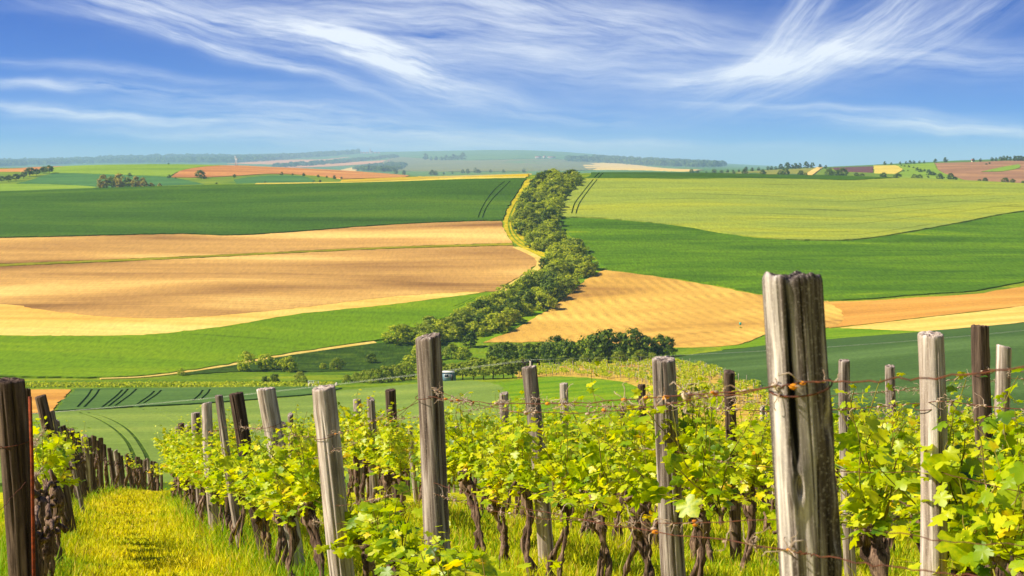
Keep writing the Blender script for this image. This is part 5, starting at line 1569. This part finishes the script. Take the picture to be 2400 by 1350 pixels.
def vine_meshes(seed, shoots=15, height=0.66, spread=0.48, head=0.82, leafs=0.062, density=1.0, bare=False):
    rs = np.random.default_rng(seed)
    trunks, canes = [], []
    lean = rs.normal(0, 0.12)
    n = 22
    base = np.array([rs.normal(0, 0.05), rs.normal(0, 0.04), -0.08])
    hd = np.array([lean * 0.6, rs.normal(0, 0.05), head])
    t_ = np.linspace(0, 1, n)
    path = base + (hd - base) * t_[:, None] + np.column_stack([0.05 * np.sin(t_ * rs.uniform(3, 7) + rs.uniform(0, 6)), 0.05 * np.sin(t_ * rs.uniform(3, 7) + rs.uniform(0, 6)), np.zeros(n)]) * np.sin(t_ * 3.1)[:, None]
    rad = np.interp(t_, [0, 0.15, 0.7, 0.88, 1.0], [0.034, 0.025, 0.024, 0.046, 0.036]) * rs.uniform(0.8, 1.25) * (1 + 0.22 * rs.normal(size=n))
    trunks.append(tube(path, np.maximum(rad, 0.01), 10, True, rs, 0.3))
    for _s in range(int(rs.integers(1, 3))):     # further stems
        b2 = base + [rs.uniform(-0.34, 0.34), rs.normal(0, 0.05), 0]
        p2 = b2 + (hd - b2) * t_[:, None] + np.column_stack([0.03 * np.sin(t_ * 5), 0.03 * np.cos(t_ * 4), np.zeros(n)]) * np.sin(t_ * 3.1)[:, None]
        trunks.append(tube(p2, np.maximum(rad * 0.7, 0.008), 8, True, rs, 0.3))
    starts = []
    for s in (-1, 1):
        e = hd + [s * rs.uniform(0.22, 0.42) * spread / 0.48, rs.normal(0, 0.04), rs.uniform(-0.04, 0.10)]
        arm = np.array([hd + (e - hd) * q + [0, 0, 0.05 * math.sin(q * 3.1)] for q in np.linspace(0, 1, 6)])
        trunks.append(tube(arm, np.linspace(0.024, 0.011, 6), 8, True, rs, 0.35))
        starts += [arm[int(rs.integers(1, 6))] for _ in range(shoots // 2)]
    for _ in range(5):
        c = hd + rs.normal(size=3) * [0.05, 0.04, 0.04]
        trunks.append(tube([c, c + rs.normal(size=3) * 0.03 + [0, 0, 0.04]], [0.022, 0.008], 6, True, rs, 0.2))
    P, Tn, Nn, S = [], [], [], []
    for st in starts:
        L = height * rs.uniform(0.5, 1.1)
        dr = np.array([rs.normal(0, 0.35), rs.normal(0, 0.28), 1.0])
        kk = rs.uniform()
        if kk < 0.14: L *= 1.35
        elif kk < 0.36:
            dr = np.array([rs.normal(0, 0.6), rs.choice([-1, 1]) * 0.8, rs.uniform(-0.3, 0.4)]); L *= 0.75
        p = np.array(st)
        pts = [p.copy()]
        m = max(5, int(L / 0.055))
        side = rs.uniform(0, 6.28)
        for j in range(m):
            dr = dr + rs.normal(size=3) * 0.16 + [0, 0, 0.05]; dr /= np.linalg.norm(dr)
            p = p + dr * L / m
            pts.append(p.copy())
            f = j / m
            for _r in range(1 if rs.uniform() < 0.6 else 2):
                if rs.uniform() > density: continue
                side += 3.14 + rs.normal(0, 0.6)
                out = np.array([math.cos(side), math.sin(side), rs.uniform(-0.1, 0.6)])
                sz = leafs * rs.uniform(0.6, 1.35) * (1.0 if f < 0.6 else 1.0 - (f - 0.6) * 1.4)
                P.append(p + out * rs.uniform(0.02, 0.085)); S.append(max(0.02, sz))
                Tn.append(out * 0.8 + [0, 0, -rs.uniform(0.0, 1.0)] + rs.normal(size=3) * 0.3)
                Nn.append(np.array([0, 0, 0.8]) + out * 0.6 + rs.normal(size=3) * 0.45)
        canes.append(tube(pts, np.linspace(0.0045, 0.002, len(pts)), 4, False))
    tm = mesh_np('vine_trunk', *join(trunks)); tm.shade_smooth()
    cm = mesh_np('vine_canes', *join(canes))
    lm = None if bare or not P else mesh_np('vine_leaves', *leaves_np(np.array(P), np.array(Tn), np.array(Nn), np.array(S), rs))
    return tm, cm, lm, np.array(P) if P else np.zeros((0, 3))


FULL = [vine_meshes(200 + i, 25 + i % 4, 0.64 + 0.03 * (i % 4), 0.50, 0.80 + 0.02 * (i % 3)) for i in range(9)]
LOW = [vine_meshes(300 + i, 14, 0.42, 0.46, 0.66, 0.075, 0.95) for i in range(4)]
SPARSE = [vine_meshes(400 + i, 7, 0.42, 0.40, 0.72, 0.06, 0.75) for i in range(4)]
SNAG = [vine_meshes(500 + i, 4, 0.2, 0.4, 0.75, 0.05, 0.0, True) for i in range(3)]
big_leaf = [mesh_np('leaf', *leaves_np(np.zeros((1, 3)), np.array([[0.2, -0.3, -0.9]]), np.array([[-0.3, -0.7, 0.6]]), np.array([1.0]), np.random.default_rng(700 + i))) for i in range(4)]
rsV = np.random.default_rng(31)


def vine(var, x, y, rz, label, group, sc=(1, 1, 1), big=0):
    tm, cm, lm, P = var
    r = empty('grape_vine', (x, y, groundz(x, y)), rz)
    r.scale = sc
    link('trunk', tm, M['bark'], r)
    if lm is not None:
        link('canes', cm, M['shoot'], r)['kind'] = 'stuff'
        l = link('leaves', lm, M['vine_leaf'], r); l['kind'] = 'stuff'
        for b in range(big):
            p = P[int(rsV.integers(len(P)))] * [1.02, 1.25, 1.0]
            o = link('leaf', big_leaf[b % 4], M['vine_leaf'], r, tuple(p))
            s_ = float(rsV.uniform(0.09, 0.135))
            o.scale = (s_, s_, s_)
            o.rotation_euler = (float(rsV.normal(0, 0.4)), float(rsV.normal(0, 0.4)), float(rsV.uniform(0, 6.28)))
    tag(r, label, 'vine', group)
    return r


ORD = ['first', 'second', 'third', 'fourth', 'fifth', 'sixth', 'seventh', 'eighth', 'ninth', 'tenth', 'eleventh', 'twelfth']


def rowang(k, d):
    return math.atan2(1.0, (row_x(k, d + 0.5) - row_x(k, d - 0.5)))


nv = 0
# low vines of the near row, between the split post and the tall knotted post
for i, d in enumerate((5.7, 6.5, 7.3, 8.0, 8.9, 9.7)):
    vine(LOW[i % 4], row_x(0, d) + 0.02, d, rowang(0, d), f'low yellowish grape vine at the bottom edge, {ORD[i]} behind the nearest split post', 'vines of the near row', (1, 1, 0.66 if d < 8.5 else 0.8), 10); nv += 1
i, d = 0, 11.2
while d < 58:
    far = d > 30
    if i < 10:
        lab = f'bright grape vine lining the grass aisle, {ORD[i]} beyond the stout flat-topped post'
    else:
        lab = 'grape vine far down the row beside the grass aisle'
    vine(FULL[int(rsV.integers(9))], row_x(0, d) - 0.08, d, rowang(0, d) + rsV.normal(0, 0.15), lab, 'vines beside the aisle', (1.0, 0.95, rsV.uniform(0.72, 0.84)), 0 if d > 17 else 8)
    d += rsV.uniform(0.75, 1.05) if not far else 1.3
    i += 1; nv += 1
# left row: mostly bare stumps between stakes
i, d = 0, 9.0
while d < 58:
    leafy = 13 < d < 17.5 or 30 < d < 33 or (d > 20 and rsV.uniform() < 0.25)
    vine((SPARSE[i % 4] if not 13.5 < d < 16.5 else LOW[i % 4]) if leafy else SNAG[i % 3], row_x(-1, d) + rsV.normal(0, 0.06), d, rowang(-1, d), 'leafy low vine among the stakes left of the grass aisle' if leafy else 'bare black vine stump among the stakes left of the aisle',
         'leafy vines left of the aisle' if leafy else 'bare stumps left of the aisle', (1, 1, rsV.uniform(0.9, 1.1)))
    d += rsV.uniform(0.6, 0.95) if d < 24 else rsV.uniform(1.2, 2.0)
    i += 1; nv += 1
for k in range(1, 9):
    d = 4.6 + k * 0.3
    i = 0
    while d < 46:
        x = row_x(k, d)
        px = 1200 + F * x / d
        if px < 2520 and px > 380:
            if k == 1 and i < 12:
                lab = f'large-leaved grape vine, {ORD[i]} from the right edge in the row behind the split post'
            elif k == 1:
                lab = 'grape vine farther down the first row behind the split post'
            elif k == 2:
                lab = 'grape vine in the second row behind the split post'
            elif k == 3:
                lab = 'grape vine in the third row behind the split post'
            else:
                lab = 'grape vine in the far crowded rows at the right'
            v = FULL[int(rsV.integers(9))]
            if rsV.uniform() < 0.12: v = SPARSE[int(rsV.integers(4))]
            vine(v, x + rsV.normal(0, 0.04), d, rowang(k, d) + rsV.normal(0, 0.2), lab, 'vines of the %s row behind the split post' % (ORD[k - 1] if k < 4 else 'farther'), (1.05, 1.05, rsV.uniform(0.80, 0.98)), 9 if k == 1 and d < 13 else 0)
            nv += 1; i += 1
        d += rsV.uniform(0.78, 1.1) if d < 22 else rsV.uniform(1.3, 1.9)
print('vines', nv, 'posts', len(POSTS))


# ------------------------------------------------------------------ grass
def grass():
    rs = np.random.default_rng(41)
    N = 330000
    d = np.exp(rs.uniform(math.log(5.0), math.log(62.0), N))
    px = rs.uniform(-80, 2480, N)
    x = (px - 1200) / F * d
    # keep fewer where the crowded right-hand rows hide the ground
    ka = np.interp(d, *zip(*ROW_A)); kb = np.interp(d, *zip(*ROW_B))
    u = (x - ka) / (kb - ka)                       # 0..1 across the aisle
    aisle = (u > -0.25) & (u < 1.15)
    keep = aisle | ((d < 26) & (rs.uniform(size=N) < 0.55))
    d, x, u, aisle = d[keep], x[keep], u[keep], aisle[keep]
    n = len(d)
    edge = np.where(aisle, np.clip(np.abs(u - 0.47) * 2.1, 0, 1) ** 2, 0.55)
    # distance to nearest row on the right
    tuft = np.array([mnoise.noise((a * 1.3, b * 0.9, 0.0)) for a, b in zip(x, d)])
    h = (0.035 + 0.10 * edge + 0.04 * np.clip(tuft, -0.5, 1)) * rs.uniform(0.6, 1.5, n) * np.where(rs.uniform(size=n) < 0.06 * (edge + 0.2), 2.0, 1.0)
    h = np.maximum(h, 0.03)
    wd = 0.0022 + 0.00022 * d * rs.uniform(0.7, 1.4, n)
    ang = rs.uniform(0, 6.28, n); bd = rs.uniform(0, 6.28, n); bend = rs.uniform(0.1, 0.75, n) * h
    z = fore(d)
    base = np.stack([x, d, z], 1)
    s = np.stack([np.cos(ang), np.sin(ang), np.zeros(n)], 1) * wd[:, None]
    b = np.stack([np.cos(bd), np.sin(bd), np.zeros(n)], 1)
    mid = base + b * (bend * 0.3)[:, None] + np.array([0, 0, 1]) * (h * 0.55)[:, None]
    tip = base + b * bend[:, None] + np.array([0, 0, 1]) * h[:, None]
    V = np.stack([base - s, base + s, mid + s * 0.8, mid - s * 0.8, tip], 1).reshape(-1, 3)
    i = np.arange(n)[:, None] * 5
    Fc = np.concatenate([i + [0, 1, 2], i + [0, 2, 3], i + [3, 2, 4]])
    me = mesh_np('grass', V, Fc)
    g = np.array(srgb(140, 184, 18)); yl = np.array(srgb(246, 234, 30)); st = np.array(srgb(240, 212, 110))
    t_ = np.clip(1.0 - edge * 1.1 + 0.5 * tuft + rs.normal(0, 0.22, n), 0, 1)[:, None]
    c = g * (1 - t_) + yl * t_
    dry = (rs.uniform(size=n) < 0.12)[:, None]
    c = np.where(dry, st * rs.uniform(0.6, 1.0, (n, 1)), c * rs.uniform(0.75, 1.2, (n, 1)))
    colv = np.repeat(np.concatenate([c, np.ones((n, 1))], 1), 5, 0)
    at_ = me.color_attributes.new('col', 'FLOAT_COLOR', 'POINT')
    at_.data.foreach_set('color', colv.astype(np.float32).ravel())
    tag(link('grass', me, M['grass_blade']), 'yellow-green grass of the aisle and under the vines', kind='stuff')
    print('blades', n)


grass()
